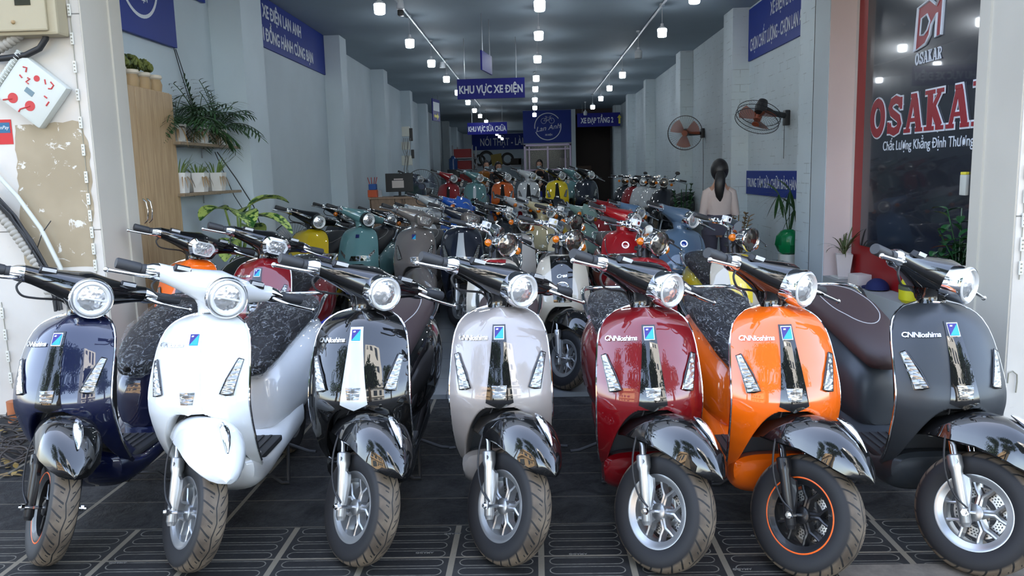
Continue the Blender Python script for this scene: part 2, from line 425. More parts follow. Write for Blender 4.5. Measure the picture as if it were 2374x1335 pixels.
def floorboard():
    T = [(.25, .30, .145, .03), (.27, .28, .168, .065), (.32, .255, .174, .085), (.40, .23, .168, .072), (.5, .213, .16, .055), (.65, .215, .15, .052), (.78, .235, .15, .06), (.9, .27, .16, .09), (1.0, .30, .165, .10)]
    b = B(); b.loft([sring((0, y, z), w, h, 3.2, 28) for y, z, w, h in T]); return b
def floormat():
    b = B(); b.bb(-.148, .148, .36, .70, .255, .281, .008)
    for k in range(7): b.bb(-.12+k*.036, -.108+k*.036, .42, .68, .279, .287)
    pts = [(.34, .29), (.31, .40), (.315, .55), (.345, .7), (.39, .84)]
    g = b.grid(lambda u, v: Vector(((u-.5)*2*(.15 if v < .8 else .13), interp([(a, p[0]) for a, p in zip((0, .25, .5, .75, 1), pts)], v), interp([(a, p[1]) for a, p in zip((0, .25, .5, .75, 1), pts)], v))), 6, 10)
    return b
def fender(g=0.):
    T = [(.25, .475, .06, .06), (.20, .525, .09, .095), (.12, .557, .106, .118), (.04, .572, .113, .126), (-.025, .568, .113, .128), (-.07, .552, .105, .12), (-.11, .529, .092, .104), (-.145, .498, .075, .08), (-.175, .463, .054, .05), (-.195, .434, .030, .022), (-.202, .42, .006, .006)]
    b = B(); N = 21; L = []
    for th in (0, 1):
        g_ = []
        for y, z, w, d in T:
            w -= th*.006; row = []
            for i in range(N):
                t = -1+2*i/(N-1); a = t*pi/2
                xx = w*math.copysign(abs(sin(a))**.72, a); zz = z-th*.006-d*(1-abs(cos(a))**.72)
                yy = y + (.02*abs(t)**2 if y > -.25 else 0) - 0.03*abs(t)**3*(1 if -.1 < y < .2 else .3)
                row.append(b.v((xx, yy, zz)))
            g_.append(row)
        L.append(g_)
    F, K = L
    for j in range(len(T)-1):
        for i in range(N-1): b.f([F[j][i], F[j][i+1], F[j+1][i+1], F[j+1][i]]); b.f([K[j+1][i], K[j+1][i+1], K[j][i+1], K[j][i]])
        b.f([F[j][0], F[j+1][0], K[j+1][0], K[j][0]]); b.f([F[j+1][-1], F[j][-1], K[j][-1], K[j+1][-1]])
    for i in range(N-1): b.f([F[0][i+1], F[0][i], K[0][i], K[0][i+1]]); b.f([F[-1][i], F[-1][i+1], K[-1][i+1], K[-1][i]])
    return b
def tyre():
    p = [(-.034, .124), (-.042, .134), (-.049, .155), (-.051, .174), (-.049, .188), (-.043, .199), (-.034, .2065), (-.02, .2125), (0, .215)]
    p = p+[(-x, r) for x, r in p[-2::-1]]; b = B(); b.lathe(p, n=72); return b
def rim():
    p = [(-.030, .106), (-.036, .120), (-.041, .128), (-.041, .133), (-.034, .134), (-.03, .127), (-.024, .116), (-.016, .108), (0, .105)]
    p = p+[(-x, r) for x, r in p[-2::-1]]; b = B(); b.lathe(p, n=56)
    p2 = [(-.030, .106), (-.016, .1045), (.016, .1045), (.030, .106)]; b.lathe(p2, n=56); return b
def spokes():
    b = B(); b.lathe([(-.034, .0), (-.034, .022), (-.03, .03), (.03, .03), (.034, .022), (.034, 0)], n=24)
    for k in range(5):
        t0 = 2*pi*k/5+.3
        pt = lambda r, a: Vector((0, r*cos(t0+a), r*sin(t0+a)))
        for s in (-1, 1):
            c = [pt(.024, s*.25), pt(.045, s*.12), pt(.062, s*.10), pt(.082, s*.26), pt(.107, s*.33)]
            ws = [.010, .009, .0085, .0065, .007]; rings = []
            for i, q in enumerate(c):
                d = (c[min(i+1, 4)]-c[max(i-1, 0)]).normalized(); n = Vector((1, 0, 0)).cross(d)
                rings.append([q+Vector((h, 0, 0))+n*ws[i]*m for h, m in ((-.016, -.7), (-.019, 0), (-.016, .7), (.012, 1), (.012, -1))])
            b.loft(rings)
    return b
def rim_stripe():
    b = B(); b.lathe([(-.0415, .1285), (-.0428, .131), (-.0415, .1345)], n=64); return b
def disc(): b = B(); b.lathe([(.022, .056), (.022, .09), (.0255, .09), (.0255, .056), (.022, .056)], n=48); b.lathe([(.02, .028), (.02, .036), (.026, .036), (.026, .028)], n=20); return b
def ellcover(sections, n=24): b = B(); b.loft([sring(c, a, h, 2.2, n, 'X') for c, a, h in sections]); return b
HZ = 1.012; HB = onaxis(HZ)
def hcover():
    y = HB.y; T = []
    for x in (-.235, -.20, -.16, -.12, -.085, -.05, 0, .05, .085, .12, .16, .20, .235):
        u = abs(x)/.235; k = max(0, 1-u)**1.5
        T.append(((x, y-.045*k, HZ+.015*u-.008*(1-u)), .034+.085*k, .034+.05*k))
    b = B(); b.loft([sring(c, a, h, 2.3, 26, 'X') for c, a, h in T]); return b
HLF = Vector((0, HB.y-.172, HZ-.012)); HLD = Vector((0, -1, .02)).normalized()
def HM(p=HLF): z = HLD; x = Vector((1, 0, 0)); y = z.cross(x); return frame(p, x, y, z)   # local z looks forward
def bezel(r=.070, depth=.09, flat=.010):
    b = B(); p = [(-depth, r*.93), (-depth*.5, r*1.0), (-.012, r*1.03), (0, r*1.0), (.004, r*.97), (.002, r*.93), (-.004, r*.90), (-.006, 0)]
    b.lathe([(h, q) for h, q in p], 'Z', 40, M=HM().to_3x3().to_4x4(), o=HLF); return b
def lens(r, bulge=.016, off=-.004):
    b = B(); p = [(off+bulge*(1-(k/8)**2), max(r*k/8, .0001)) for k in range(8, -1, -1)]; b.lathe(p, 'Z', 36, M=HM().to_3x3().to_4x4(), o=HLF); return b
def ring(r0, r1, off=.0): b = B(); b.lathe([(off-.004, r1), (off+.006, r1*.995), (off+.009, (r0+r1)/2), (off+.004, r0), (off-.004, r0)], 'Z', 36, M=HM().to_3x3().to_4x4(), o=HLF); return b
HEX = [(-.088, .012), (-.058, .052), (.058, .052), (.088, .012), (.062, -.05), (-.062, -.05)]
def hexring(sc0, sc1, z0, z1, cap=False):
    b = B(); M = HM(HLF); rr = []
    def rd(sc, z):
        out = []; n = len(HEX)
        for i in range(n):
            p, q, w = Vector(HEX[i-1]), Vector(HEX[i]), Vector(HEX[(i+1) % n])
            a = q+(p-q).normalized()*.014; c = q+(w-q).normalized()*.014
            for t in (0, .5, 1): out.append(M @ ((a*(1-t)**2+q*2*t*(1-t)+c*t*t)*sc).to_3d().__add__(Vector((0, 0, z))))
        return out
    if cap: b.loft([rd(sc0, z0), rd(sc1, z1)]); return b
    b.loft([rd(sc1*.9, z0-.07), rd(sc1, z0-.01), rd(sc1, z0), rd(sc0, z1), rd(sc0*.98, z0)], cap=False); return b
def side_pts(pts, s): return [(p[0]*s, p[1], p[2]) for p in pts]
def collar(s):
    b = B(); y = HB.y; b.loft([sring((s*x, y+dy, HZ+.012), a, h, 2.3, 20, 'X') for x, dy, a, h in ((.222, 0, .033, .034), (.24, 0, .035, .036), (.262, -.004, .03, .032), (.285, -.012, .02, .022))]); return b
def grip(s):
    b = B(); y = HB.y; b.tube([(s*.268, y, HZ+.013), (s*.30, y, HZ+.014), (s*.305, y+.002, HZ+.014), (s*.385, y+.004, HZ+.016), (s*.39, y+.004, HZ+.016)], [.018, .019, .0215, .0215, .019], 16)
    b.loft([sring((s*x, y-.006, HZ+.013), a, a, 2, 14, 'X') for x, a in ((.262, .02), (.285, .023), (.30, .019))]); return b
def lever(s):
    b = B(); y = HB.y; b.tube([(s*.245, y-.03, HZ+.004), (s*.275, y-.055, HZ), (s*.31, y-.062, HZ-.004), (s*.40, y-.055, HZ-.008), (s*.425, y-.052, HZ-.009)], [.008, .009, .0075, .007, .008], 10); b.ball((s*.43, y-.052, HZ-.009), .0105, 10, 6); return b
def cable(s):
    b = B(); y = HB.y; b.tube(sm([(s*.235, y-.02, HZ-.012), (s*.25, y-.03, HZ-.04), (s*.225, y-.035, HZ-.07), (s*.17, y-.02, HZ-.075), (s*.08, y-.01, HZ-.07), (s*.03, y-.01, HZ-.1)]), .0045, 8); return b
def switchbox(s):
    b = B(); y = HB.y; M = Matrix.Rotation(radians(18), 3, 'X'); b.box((s*.155, y-.035, HZ+.05), (.07, .03, .022), .004, M, .85); b.mi = 1; b.box((s*.155, y-.051, HZ+.054), (.052, .003, .014), 0, M); return b
def neck():
    b = B(); p = onaxis(.965); q = onaxis(.88); b.loft([sring((0, onaxis(z).y-.005, z), w, d, 2.5, 20, 'Z') for z, w, d in ((.86, .06, .055), (.905, .055, .05), (.93, .06, .055), (.96, .085, .07))]); return b
def forkleg(s, low=True):
    b = B(); a = Vector((s*.076, -.008, .165)); b.tube([a, a+AX*.012, a+AX*.015, a+AX*.19, a+AX*.205, a+AX*.212, a+AX*.245, a+AX*.25], [.013, .017, .019, .020, .025, .0255, .0255, .02], 18); return b
def stanchion(s): b = B(); a = Vector((s*.076, -.008, .165)); b.cyl(a+AX*.24, a+AX*.345, .0125, n=14); return b
def axle():
    b = B(); b.cyl((-.105, 0, .215), (.105, 0, .215), .007, n=10)
    for s in (-1, 1): b.cyl((s*.097, 0, .215), (s*.108, 0, .215), .013, n=6); b.cyl((s*.105, 0, .215), (s*.117, 0, .215), .007, n=8)
    return b
def bracket():
    b = B(); M = frame((-.064, 0, 0), Vector((0, 1, 0)), Vector((0, 0, 1)), Vector((1, 0, 0)))
    b.prism([(.02, .20), (.03, .26), (.06, .30), (.065, .325), (.05, .335), (.03, .33), (.015, .3), (.0, .22)], -.012, M)
    b.tube([(-.085, .085, .375), (-.087, .105, .42), (-.087, .135, .45), (-.087, .17, .455)], .008, 8); b.cyl((-.098, .082, .37), (-.07, .082, .37), .010, n=10); return b
def fender_trim():
    b = B(); pts = [(-.01, .573), (-.035, .567), (-.065, .556), (-.095, .540), (-.12, .522), (-.145, .499)]; w = [.004, .014, .018, .017, .012, .003]
    rings = []
    for (y, z), q in zip(pts, w): rings.append([Vector((q*cos(2*pi*k/10), y, z+.008+.014*sin(2*pi*k/10)*(q/.018))) for k in range(10)])
    b.loft(rings); return b
def rail():
    b = B(); h = [(.15, 1.30, .70), (.165, 1.36, .735), (.172, 1.46, .79), (.16, 1.58, .80), (.12, 1.66, .795), (.05, 1.695, .79)]
    b.tube(sm(h+[(-x, y, z) for x, y, z in h[::-1]], 4), .0115, 10); return b
def stand():
    b = B(); b.tube([(-.12, .86, .22), (-.13, .80, .02), (-.135, .79, .012), (-.10, .79, .012), (-.05, .80, .045), (.05, .80, .045), (.10, .79, .012), (.135, .79, .012), (.13, .80, .02), (.12, .86, .22)], .008, 8)
    b.tube([(.14, .80, .2), (.24, .78, .17), (.28, .77, .17)], .008, 8); b.tube([(-.14, .80, .2), (-.24, .78, .17), (-.28, .77, .17)], .008, 8); return b
def stitches():
    b = B(); pts = []
    for k in range(41):
        t = 2*pi*k/40; pts.append((.105*cos(t), 1.2+.30*sin(t)))
    T = [(.86, .64, .112, .068), (1.0, .685, .134, .072), (1.18, .722, .150, .07), (1.36, .75, .156, .064), (1.48, .762, .14, .055), (1.56, .766, .105, .04)]
    out = []
    for x, y in pts:
        z = interp([(t[0], t[1]) for t in T], y); w = interp([(t[0], t[2]) for t in T], y); h = interp([(t[0], t[3]) for t in T], y)
        out.append((x, y, z+h*(1-min(.99, abs(x)/w)**2.6)**(1/2.6)+.001))
    b.tube(out, .0022, 6, False); return b
def indicators(s, y=None):
    b = B(); c = Vector((s*.135, HB.y-.12, HZ-.035)); b.cyl((s*.06, HB.y-.09, HZ-.035), c+Vector((0, .02, 0)), .006, n=8); b.mi = 1
    b.lathe([(-.02, .018), (-.004, .027), (.008, .026), (.018, .016), (.022, .0001)], 'Y', 16, o=c, M=Matrix.Rotation(pi, 4, 'X')); return b
def hood_classic():
    b = B(); p = [(-.12, .001), (-.112, .03), (-.09, .056), (-.05, .075), (-.015, .083), (.0, .087), (.008, .084), (.004, .078), (-.004, .076)]
    b.lathe(p, 'Z', 36, M=HM().to_3x3().to_4x4(), o=HLF); return b
def bar_classic():
    b = B(); y = HB.y; b.tube([(-.27, y+.04, HZ+.05), (-.16, y+.02, HZ+.055), (-.07, y, HZ+.04), (-.03, y, HZ+.0), (.03, y, HZ), (.07, y, HZ+.04), (.16, y+.02, HZ+.055), (.27, y+.04, HZ+.05)], .011, 12)
    for s in (-1, 1):
        b.box((s*.15, y+.005, HZ+.058), (.03, .045, .045), .005); b.box((s*.20, y+.02, HZ+.055), (.045, .035, .035), .008)
    b.box((0, y-.01, HZ-.01), (.09, .07, .05), .01)
    b.cyl((0, y-.03, HZ+.055), (0, y+.04, HZ+.075), .045, .04, 20); return b
def mastercyl():
    b = B(); y = HB.y; b.box((-.115, y-.012, HZ+.085), (.052, .05, .045), .006); b.mi = 1; b.cyl((-.115, y-.039, HZ+.085), (-.115, y-.036, HZ+.085), .012, n=16); return b
def grip_classic(s):
    b = B(); y = HB.y+.045; b.tube([(s*.245, y-.005, HZ+.05), (s*.26, y, HZ+.05), (s*.37, y+.01, HZ+.045), (s*.375, y+.01, HZ+.045)], [.015, .018, .0175, .014], 14); return b
def lever_classic(s):
    b = B(); y = HB.y; b.tube([(s*.19, y-.0, HZ+.05), (s*.23, y-.035, HZ+.035), (s*.32, y-.03, HZ+.02), (s*.39, y-.02, HZ+.01)], [.008, .0075, .006, .006], 8); b.ball((s*.395, y-.02, HZ+.009), .01, 8, 6); return b
def forktop():
    b = B(); 
    for s in (-1, 1): b.tube([Vector((s*.045, -.01, 0))+onaxis(.88), Vector((s*.045, -.01, 0))+onaxis(1.02)], .016, n=10)
    b.box(onaxis(.93), (.12, .07, .03), .008); b.cyl(onaxis(.86), onaxis(.93), .05, .045, 18); return b
def ovalgrille(): 
    M = frame(surfn(0, .70, .013), Vector((1, 0, 0)), Vector((0, .35, .94)).normalized(), Vector((0, -.94, .35)).normalized()); b = B()
    n = 28; pts = [M @ Vector((.042*cos(2*pi*k/n), .034*sin(2*pi*k/n), .004)) for k in range(n)]+[M @ Vector((.042, 0, .004))]; b.tube(pts, .005, 6, False)
    for k in range(9):
        x = -.036+k*.009; h = .034*sqrt(max(0, 1-(x/.042)**2)); b.cyl(M @ Vector((x, -h, .002)), M @ Vector((x, h, .002)), .0012, n=5)
    for k in range(7):
        z = -.027+k*.009; h = .042*sqrt(max(0, 1-(z/.034)**2)); b.cyl(M @ Vector((-h, z, .002)), M @ Vector((h, z, .002)), .0012, n=5)
    b.mi = 1; b.prism([(.042*cos(2*pi*k/n), .034*sin(2*pi*k/n)) for k in range(n)], .001, M); return b
def emblem():
    M = frame(surfn(0, .80, .003), Vector((1, 0, 0)), Vector((0, .45, .9)).normalized(), Vector((0, -.9, .45)).normalized()).to_3x3().to_4x4(); o = surfn(0, .80, .003)
    b = B(); b.lathe([(0, .032), (.006, .03), (.006, .022), (.002, .02)], 'Z', 24, M=M, o=o); b.mi = 1; b.lathe([(.002, .02), (.005, .0001)], 'Z', 24, M=M, o=o); return b
def cardtag(s): b = B(); M = Matrix.Rotation(radians(8), 3, 'Y'); b.box((s*.235, HB.y-.075, HZ-.055), (.055, .002, .06), 0, M); b.cyl((s*.235, HB.y-.073, HZ-.028), (s*.235, HB.y-.05, HZ), .0012, n=5); return b

LOGO = lambda w=.115: conform(text_mesh('CNNioshima', w, .017, .02, .35, .003, .92, 'name_script'), -.10, .805, .004, .09)
_P = {}
def P(name, fn, smooth=True, angle=38):
    if name not in _P:
        b = fn(); _P[name] = b.mesh(name, smooth, angle) if isinstance(b, B) else b
    return _P[name]

# part rows: (part name, mesh key, builder, frame 'B' body / 'S' steered / 'W' front wheel / 'R' rear wheel, material keys, sub-parts)
def rows(kind):
    wheel = lambda fr: ('front_wheel' if fr == 'W' else 'rear_wheel', 'tyre', tyre, fr, ['TYRE'], [('rim', 'rim', rim, ['wheel']), ('spokes', 'spokes', spokes, ['wheel'])] + ([('brake_disc', 'disc', disc, ['DISC'])] if fr == 'W' else []) + ([('rim_stripe', 'rim_stripe', rim_stripe, ['stripe'])] if kind.get('stripe') else []))
    sub = []
    if kind.get('trim', 'chrome') == 'chrome': sub.append(('edge_trim', 'edge_trim', lambda: shield_edge(.0055), ['CHROME']))
    elif kind['trim'] == 'black': sub.append(('edge_trim', 'edge_trim', lambda: shield_edge(.0055), ['BLACKP']))
    st = kind.get('strip', 'wide')
    if st == 'wide': sub.append(('centre_strip', 'centre_strip', lambda: strip(.024, .052, .862, .588), ['strip']))
    if st == 'far': sub.append(('centre_strip', 'centre_strip_far', lambda: strip(.022, .06, .865, .50, tip=.0), ['strip']))
    if st == 'oval': sub.append(('centre_strip', 'centre_strip_oval', lambda: patch(lambda s: .86, lambda s: .62, lambda t: -.026*sqrt(max(.02, 1-(2*t-1)**4)), lambda t: .026*sqrt(max(.02, 1-(2*t-1)**4)), .004, .006, 18, 6), ['strip']))
    if st == 'panel':
        pw = kind.get('pw', .082)
        sub.append(('centre_panel', 'centre_panel%g' % pw, lambda: patch(lambda s: .906-.006*(2*s-1)**2, lambda s: .60, lambda t: -pw*(1-.22*t), lambda t: pw*(1-.22*t), .003, .006, 26, 11), ['strip']))
        sub.append(('name_letters', 'name_nio', lambda: conform(text_mesh('NIOSHIMA', .075, .011, .03, 0, .002), 0, .868, .004), ['letters']))
        sub.append(('screw_cap', 'screw', lambda: (lambda b: b.ball(surfn(0, .845, .004), .0065, 10, 6))(B()), ['CHROME']))
    if kind.get('badge'): sub.append(('badge', 'badge', lambda: tri_badge(0, .832, .0185, .0225), ['CHROME', 'BADGE_V', 'BADGE_C']))
    if kind.get('sqbadge'): sub.append(('badge', 'sqbadge', lambda: quadpatch([(-.017, .845), (.017, .845), (.017, .815), (-.017, .815)], .006), ['NAVY']))
    if kind.get('logo'): sub.append(('name_script', 'name_script', lambda: LOGO(), ['letters']))
    if kind.get('emblem'): sub.append(('emblem', 'emblem', emblem, ['CHROME', 'emblem'])); sub.append(('trim_arc', 'trim_arc', lambda: (lambda b: b.tube([surfn(.155*sin(a), .80-.17*cos(a)+(.0), .003) for a in [(-1.9+3.8*k/30) for k in range(31)]], .004, 6))(B()), ['CHROME']))
    if kind.get('grille'):
        sub.append(('grille', 'grille', ovalgrille, ['CHROME', 'BLACKPL']))
        sub.append(('name_script', 'crea', lambda: conform(text_mesh('Crea', .07, .024, .01, .4, .002), 0, .765, .006, .1), ['letters']))
    if kind.get('lamps', 'tall') == 'tall':
        sub.append(('daylight_lamp', 'daylight_lamp', lambda: quadpatch([(-.027, .650), (.027, .650), (.021, .607), (-.021, .607)], .012, .012), ['SIGNAL']))
        for s in (-1, 1):
            sub.append(('turn_signal', 'turn_signal%d' % s, lambda s=s: quadpatch([(s*.158, .752), (s*.172, .745), (s*.150, .628), (s*.112, .638)] if s > 0 else [(-.172, .745), (-.158, .752), (-.112, .638), (-.150, .628)], .008, .010, 8), ['SIGNAL']))
            sub.append(('signal_frame', 'signal_frame%d' % s, lambda s=s: (lambda b: b.tube([surfn(s*x, z, .006) for x, z in ((.158, .754), (.174, .747), (.163, .69), (.152, .626), (.130, .630), (.110, .637), (.128, .69), (.158, .754))], .003, 6))(B()), ['BLACKP']))
    if kind.get('lamps') == 'slant':
        for s in (-1, 1):
            sub.append(('turn_signal', 'slant_signal%d' % s, lambda s=s: quadpatch([(s*.115, .655), (s*.165, .70), (s*.165, .672), (s*.115, .618)] if s > 0 else [(-.165, .70), (-.115, .655), (-.115, .618), (-.165, .672)], .006, .008), ['SIGNAL']))
        sub.append(('front_plate', 'front_plate', lambda: quadpatch([(-.05, .645), (.05, .645), (.07, .60), (-.07, .60)], .006, .008), ['BLACKP']))
    R = [('front_shield', 'front_shield', shield, 'B', ['paint'], sub)]
    R.append(('inner_shield', 'inner_shield', lambda: (lambda b: (b.grid(lambda u, v: Vector(((u*2-1)*(interp(WW, .45+v*.45)-.012), surfy((u*2-1)*interp(WW, .45+v*.45), .45+v*.45, 0)+.045+.02*(1-abs(u*2-1)), .45+v*.45)), 17, 20), b)[1])(B()), 'B', ['inner'], []))
    R.append(('floorboard', 'floorboard', floorboard, 'B', ['body'], [('floor_mat', 'floor_mat', floormat, ['MATMAT'])]))
    R.append(('rear_body', 'rear_body', rear_body, 'B', ['body'], []))
    R.append(('seat', 'seat', seat, 'B', ['seat'], [('seat_stitching', 'stitches', stitches, ['STITCH'])] if not kind.get('wrap') else []))
    if kind.get('wrap'): R.append(('plastic_wrap', 'plastic_wrap', lambda: seat(.012), 'B', ['FILM'], []))
    if kind.get('backrest'): R.append(('backrest', 'backrest', lambda: (lambda b: b.box((0, 1.62, .93), (.3, .06, .2), .03))(B()), 'B', ['seat'], []))
    R.append(('grab_rail', 'grab_rail', rail, 'B', ['rail'], []))
    R.append(('centre_stand', 'centre_stand', stand, 'B', ['BLACKPL'], []))
    R += [wheel('R'), wheel('W')]
    for s in (-1, 1): R.append(('fork_leg', 'fork_leg%d' % s, lambda s=s: forkleg(s), 'S', ['fork'], [('stanchion', 'stanchion%d' % s, lambda s=s: stanchion(s), ['CHROME'])]))
    R.append(('axle', 'axle', axle, 'S', ['CHROME'], [])); R.append(('brake_bracket', 'brake_bracket', bracket, 'S', ['fork'], []))
    R.append(('brake_hose', 'brake_hose', lambda: (lambda b: b.tube(sm([(-.092, 0, .23), (-.105, .05, .26), (-.11, .10, .33), (-.105, .13, .42), (-.06, .17, .56)]), .0035, 6))(B()), 'S', ['BLACKPL'], []))
    R.append(('front_fender', 'front_fender', fender, 'S', ['fender'], [('fender_trim', 'fender_trim', fender_trim, ['CHROME'])] if not kind.get('plain') else []))
    if kind.get('classic'):
        R.append(('fork_crown', 'fork_crown', forktop, 'S', ['DARKALLOY'], []))
        R.append(('handlebar', 'bar_classic', bar_classic, 'S', ['CHROME'], [('brake_reservoir', 'mastercyl', mastercyl, ['LAMPRING', 'CHROME'])]))
        R.append(('headlight', 'hood_classic', hood_classic, 'S', ['CHROME'], [('headlight_lens', 'lens_classic', lambda: lens(.078, .022), ['LENSDARK'])]))
        for s in (-1, 1):
            R.append(('grip', 'grip_classic%d' % s, lambda s=s: grip_classic(s), 'S', ['RUBBER'], [])); R.append(('brake_lever', 'lever_classic%d' % s, lambda s=s: lever_classic(s), 'S', ['rail' if kind.get('darklever') else 'CHROME'], []))
            R.append(('indicator', 'indicator%d' % s, lambda s=s: indicators(s), 'S', ['CHROME', 'AMBER'], []))
    else:
        R.append(('steering_neck', 'neck', neck, 'S', ['headset'], []))
        R.append(('handlebar_cover', 'hcover', hcover, 'S', ['headset'], [('switch_panel', 'switchbox%d' % s, lambda s=s: switchbox(s), ['BLACKPL', 'LAMPRING']) for s in ((-1, 1) if kind.get('switch') else ())]))
        hl = kind.get('light', 'round')
        if hl == 'round': R.append(('headlight', 'bezel', lambda: bezel(), 'S', ['bezel'], [('light_ring', 'lring', lambda: ring(.056, .0635), ['LAMPRING']), ('headlight_lens', 'lens_r', lambda: lens(.057), ['GLASSLENS'])]))
        if hl == 'flat': R.append(('headlight', 'bezel_flat', lambda: bezel(.083, .05), 'S', ['bezel'], [('light_ring', 'lring2', lambda: ring(.055, .07), ['LAMPRING']), ('headlight_lens', 'lens_f', lambda: lens(.057, .01), ['GLASSLENS']), ('light_bar', 'light_bar', lambda: (lambda b: b.box(HLF+HLD*.008, (.108, .006, .007), .002))(B()), ['LAMPRING'])]))
        if hl == 'hex': R.append(('headlight', 'hexrim', lambda: hexring(.86, 1.12, 0, .006), 'S', ['bezel'], [('light_ring', 'hexlring', lambda: hexring(.72, .9, 0, .008), ['lring']), ('headlight_lens', 'hexlens', lambda: hexring(.86, .70, -.004, .006, True), ['GLASSLENS'])]))
        for s in (-1, 1):
            R.append(('grip', 'grip%d' % s, lambda s=s: grip(s), 'S', ['RUBBER'], [('collar', 'collar%d' % s, lambda s=s: collar(s), ['CHROME'])])); R.append(('brake_lever', 'lever%d' % s, lambda s=s: lever(s), 'S', ['CHROME'], []))
            if kind.get('ind'): R.append(('indicator', 'indicator%d' % s, lambda s=s: indicators(s), 'S', ['CHROME', 'AMBER'], []))
            if kind.get('tag') : R.append(('paper_tag', 'paper_tag%d' % s, lambda s=s: cardtag(s), 'S', ['CAR'], [])) if s == 1 else None
        R.append(('brake_cable', 'cable-1', lambda: cable(-1), 'S', ['BLACKPL'], []))
    if kind.get('mirror'): R.append(('mirror', 'mirror', lambda: (lambda b: (b.tube([(.12, HB.y, HZ+.03), (.17, HB.y, HZ+.13), (.19, HB.y, HZ+.17)], .006, 8), b.ball((.2, HB.y, HZ+.2), .045, 14, 8, (1, .25, .7)), b)[-1])(B()), 'S', ['BLACKPL'], []))
    if kind.get('screen'): R.append(('visor', 'visor', lambda: (lambda b: b.loft([[Vector((x*w, HB.y-.20+dy+t, z)) for x, t in ((-1, .05), (-.5, .01), (0, 0), (.5, .01), (1, .05), (.5, .02), (0, .012), (-.5, .02))] for z, w, dy in ((.99, .12, -.02), (1.05, .125, .02), (1.11, .09, .06))]))(B()), 'S', ['paint'], []))
    return R

LIFT = Matrix.Translation((0, .01, .025))
def steer_matrix(deg): return Matrix.Translation(AP) @ Matrix.Rotation(radians(deg), 4, AX) @ Matrix.Translation(-AP)
FIX = dict(TYRE=TYRE, DISC=DISC, CHROME=CHROME, BLACKP=BLACKP, BADGE_V=BADGE_V, BADGE_C=BADGE_C, NAVY=paint('navy_badge', (20, 30, 90)), BLACKPL=BLACKPL, MATMAT=MATMAT, STITCH=STITCH, FILM=FILM,
           SIGNAL=SIGNAL, LENSDARK=LENSDARK, GLASSLENS=GLASSLENS, LAMPRING=LAMPRING, RUBBER=RUBBER, AMBER=AMBER, DARKALLOY=DARKALLOY, CAR=CAR)
def part_obj(name, key, fn, mats, pal, parent, M=None):
    me = P(key, fn)
    while len(me.materials) < len(mats): me.materials.append(None)
    o = bpy.data.objects.new(name, me); C.objects.link(o); o.parent = parent
    if M is not None: o.matrix_local = M
    for sl, k in zip(o.material_slots, mats): sl.link = 'OBJECT'; sl.material = FIX.get(k) or pal[k]
    return o
def scooter(label, x, y, kind, steer=42, yaw=0., z=0., group=None, cat='scooter', name='scooter', **pal):
    d = dict(paint=BLACKP, strip=BLACKP, headset=BLACKP, fender=BLACKP, wheel=SILVER, fork=SILVER, seat=SEATBLK, rail=CHROME, bezel=CHROME, letters=CHROME, stripe=None, emblem=BADGE_C, lring=LAMPRING, inner=BLACKPL); d.update(pal); sc = kind.get('scale', 1.)
    d.setdefault('body', d['paint'])
    SM = steer_matrix(steer); c = SM @ WC
    ax = (SM.to_3x3() @ Vector((1, 0, 0))); down = Vector((0, 0, -1)); radial = (down-ax*ax.dot(down)).normalized(); low = c+radial*.215
    r = Matrix.Rotation(radians(yaw), 3, 'Z') @ low
    t = thing(name, label, cat, (x-r.x*sc, y-r.y*sc, z-low.z*sc+.001), radians(yaw), group)
    if sc != 1: t.scale = (sc, sc, sc)
    for n, key, fn, fr, mats, subs in [q for q in rows(kind) if q]:
        M = None if fr == 'B' else (SM if fr == 'S' else (SM @ Matrix.Translation(WC) if fr == 'W' else Matrix.Translation(RWC+Vector((0, 0, low.z)))))
        if kind.get('classic') and n in ('handlebar', 'headlight', 'grip', 'brake_lever', 'indicator', 'fork_crown'): M = SM @ LIFT
        o = part_obj(n, key, fn, mats, d, t, M)
        for sn, sk, sf, sm in subs: part_obj(sn, sk, sf, sm, d, o)
    return t
# ---------------------------------------------------------------- room shell
CEIL = 3.25; FL = .03; PLAT = .36
XR, XN = 2.35, 2.55                     # right wall: pier plane and recess plane
def wallmat(name, rgb, brick=False, x=False):
    m = Mat(name, lin(*rgb), .75); p = m.pos(); n = m.noise(1.3, 3, vec=p); c2 = tuple(q*.9 for q in lin(*rgb))
    m.set('Base Color', m.mix(n.ramp(.35, .7), lin(*rgb), c2))
    if brick:
        _x, y, z = m.xyz(p); row = (z*(1/.085)); off = (row.floor()*.5).frac(); u = (((y+_x)*(1/.24))+off).frac(); v = row.frac(); nn = m.noise(7, 3, vec=p)
        g = v.lt(.09).max(u.lt(.035)); h = g*(nn.ramp(.5, .62))
        m.set('Base Color', m.mix(h*.4, m.mix(n.ramp(.35, .7), lin(*rgb), c2), lin(112, 118, 122))); m.bump(g*-1+m.noise(30, 3, vec=p)*.35, .6, .006)
    else: m.bump(m.noise(60, 2, vec=p), .08, .004)
    return m.m
WALL = wallmat('pale_blue_plaster', (205, 218, 226)); WALLR = wallmat('painted_brick', (208, 220, 226), True); PINK = wallmat('pale_plaster', (222, 214, 212)); CEILM = wallmat('ceiling_paint', (150, 165, 176))
def facade_mat():
    m = Mat('white_facade_tile', lin(214, 208, 200), .28, 0, .25); p = m.pos(); n = m.noise(2.2, 4, vec=p)
    c = m.mix(n.ramp(.3, .75), lin(218, 213, 206), lin(200, 193, 184)); st = m.noise(9, 5, .7, vec=p, dist=1.).ramp(.66, .74)
    x, y, z = m.xyz(p); seam = ((z-1.165).abs()).lt(.0035).max(((z-2.42).abs()).lt(.0035)).max(((z-.02).abs()).lt(.003))
    m.set('Base Color', m.mix(seam, m.mix(st*.25, c, lin(150, 142, 132)), lin(120, 118, 112))); return m.m
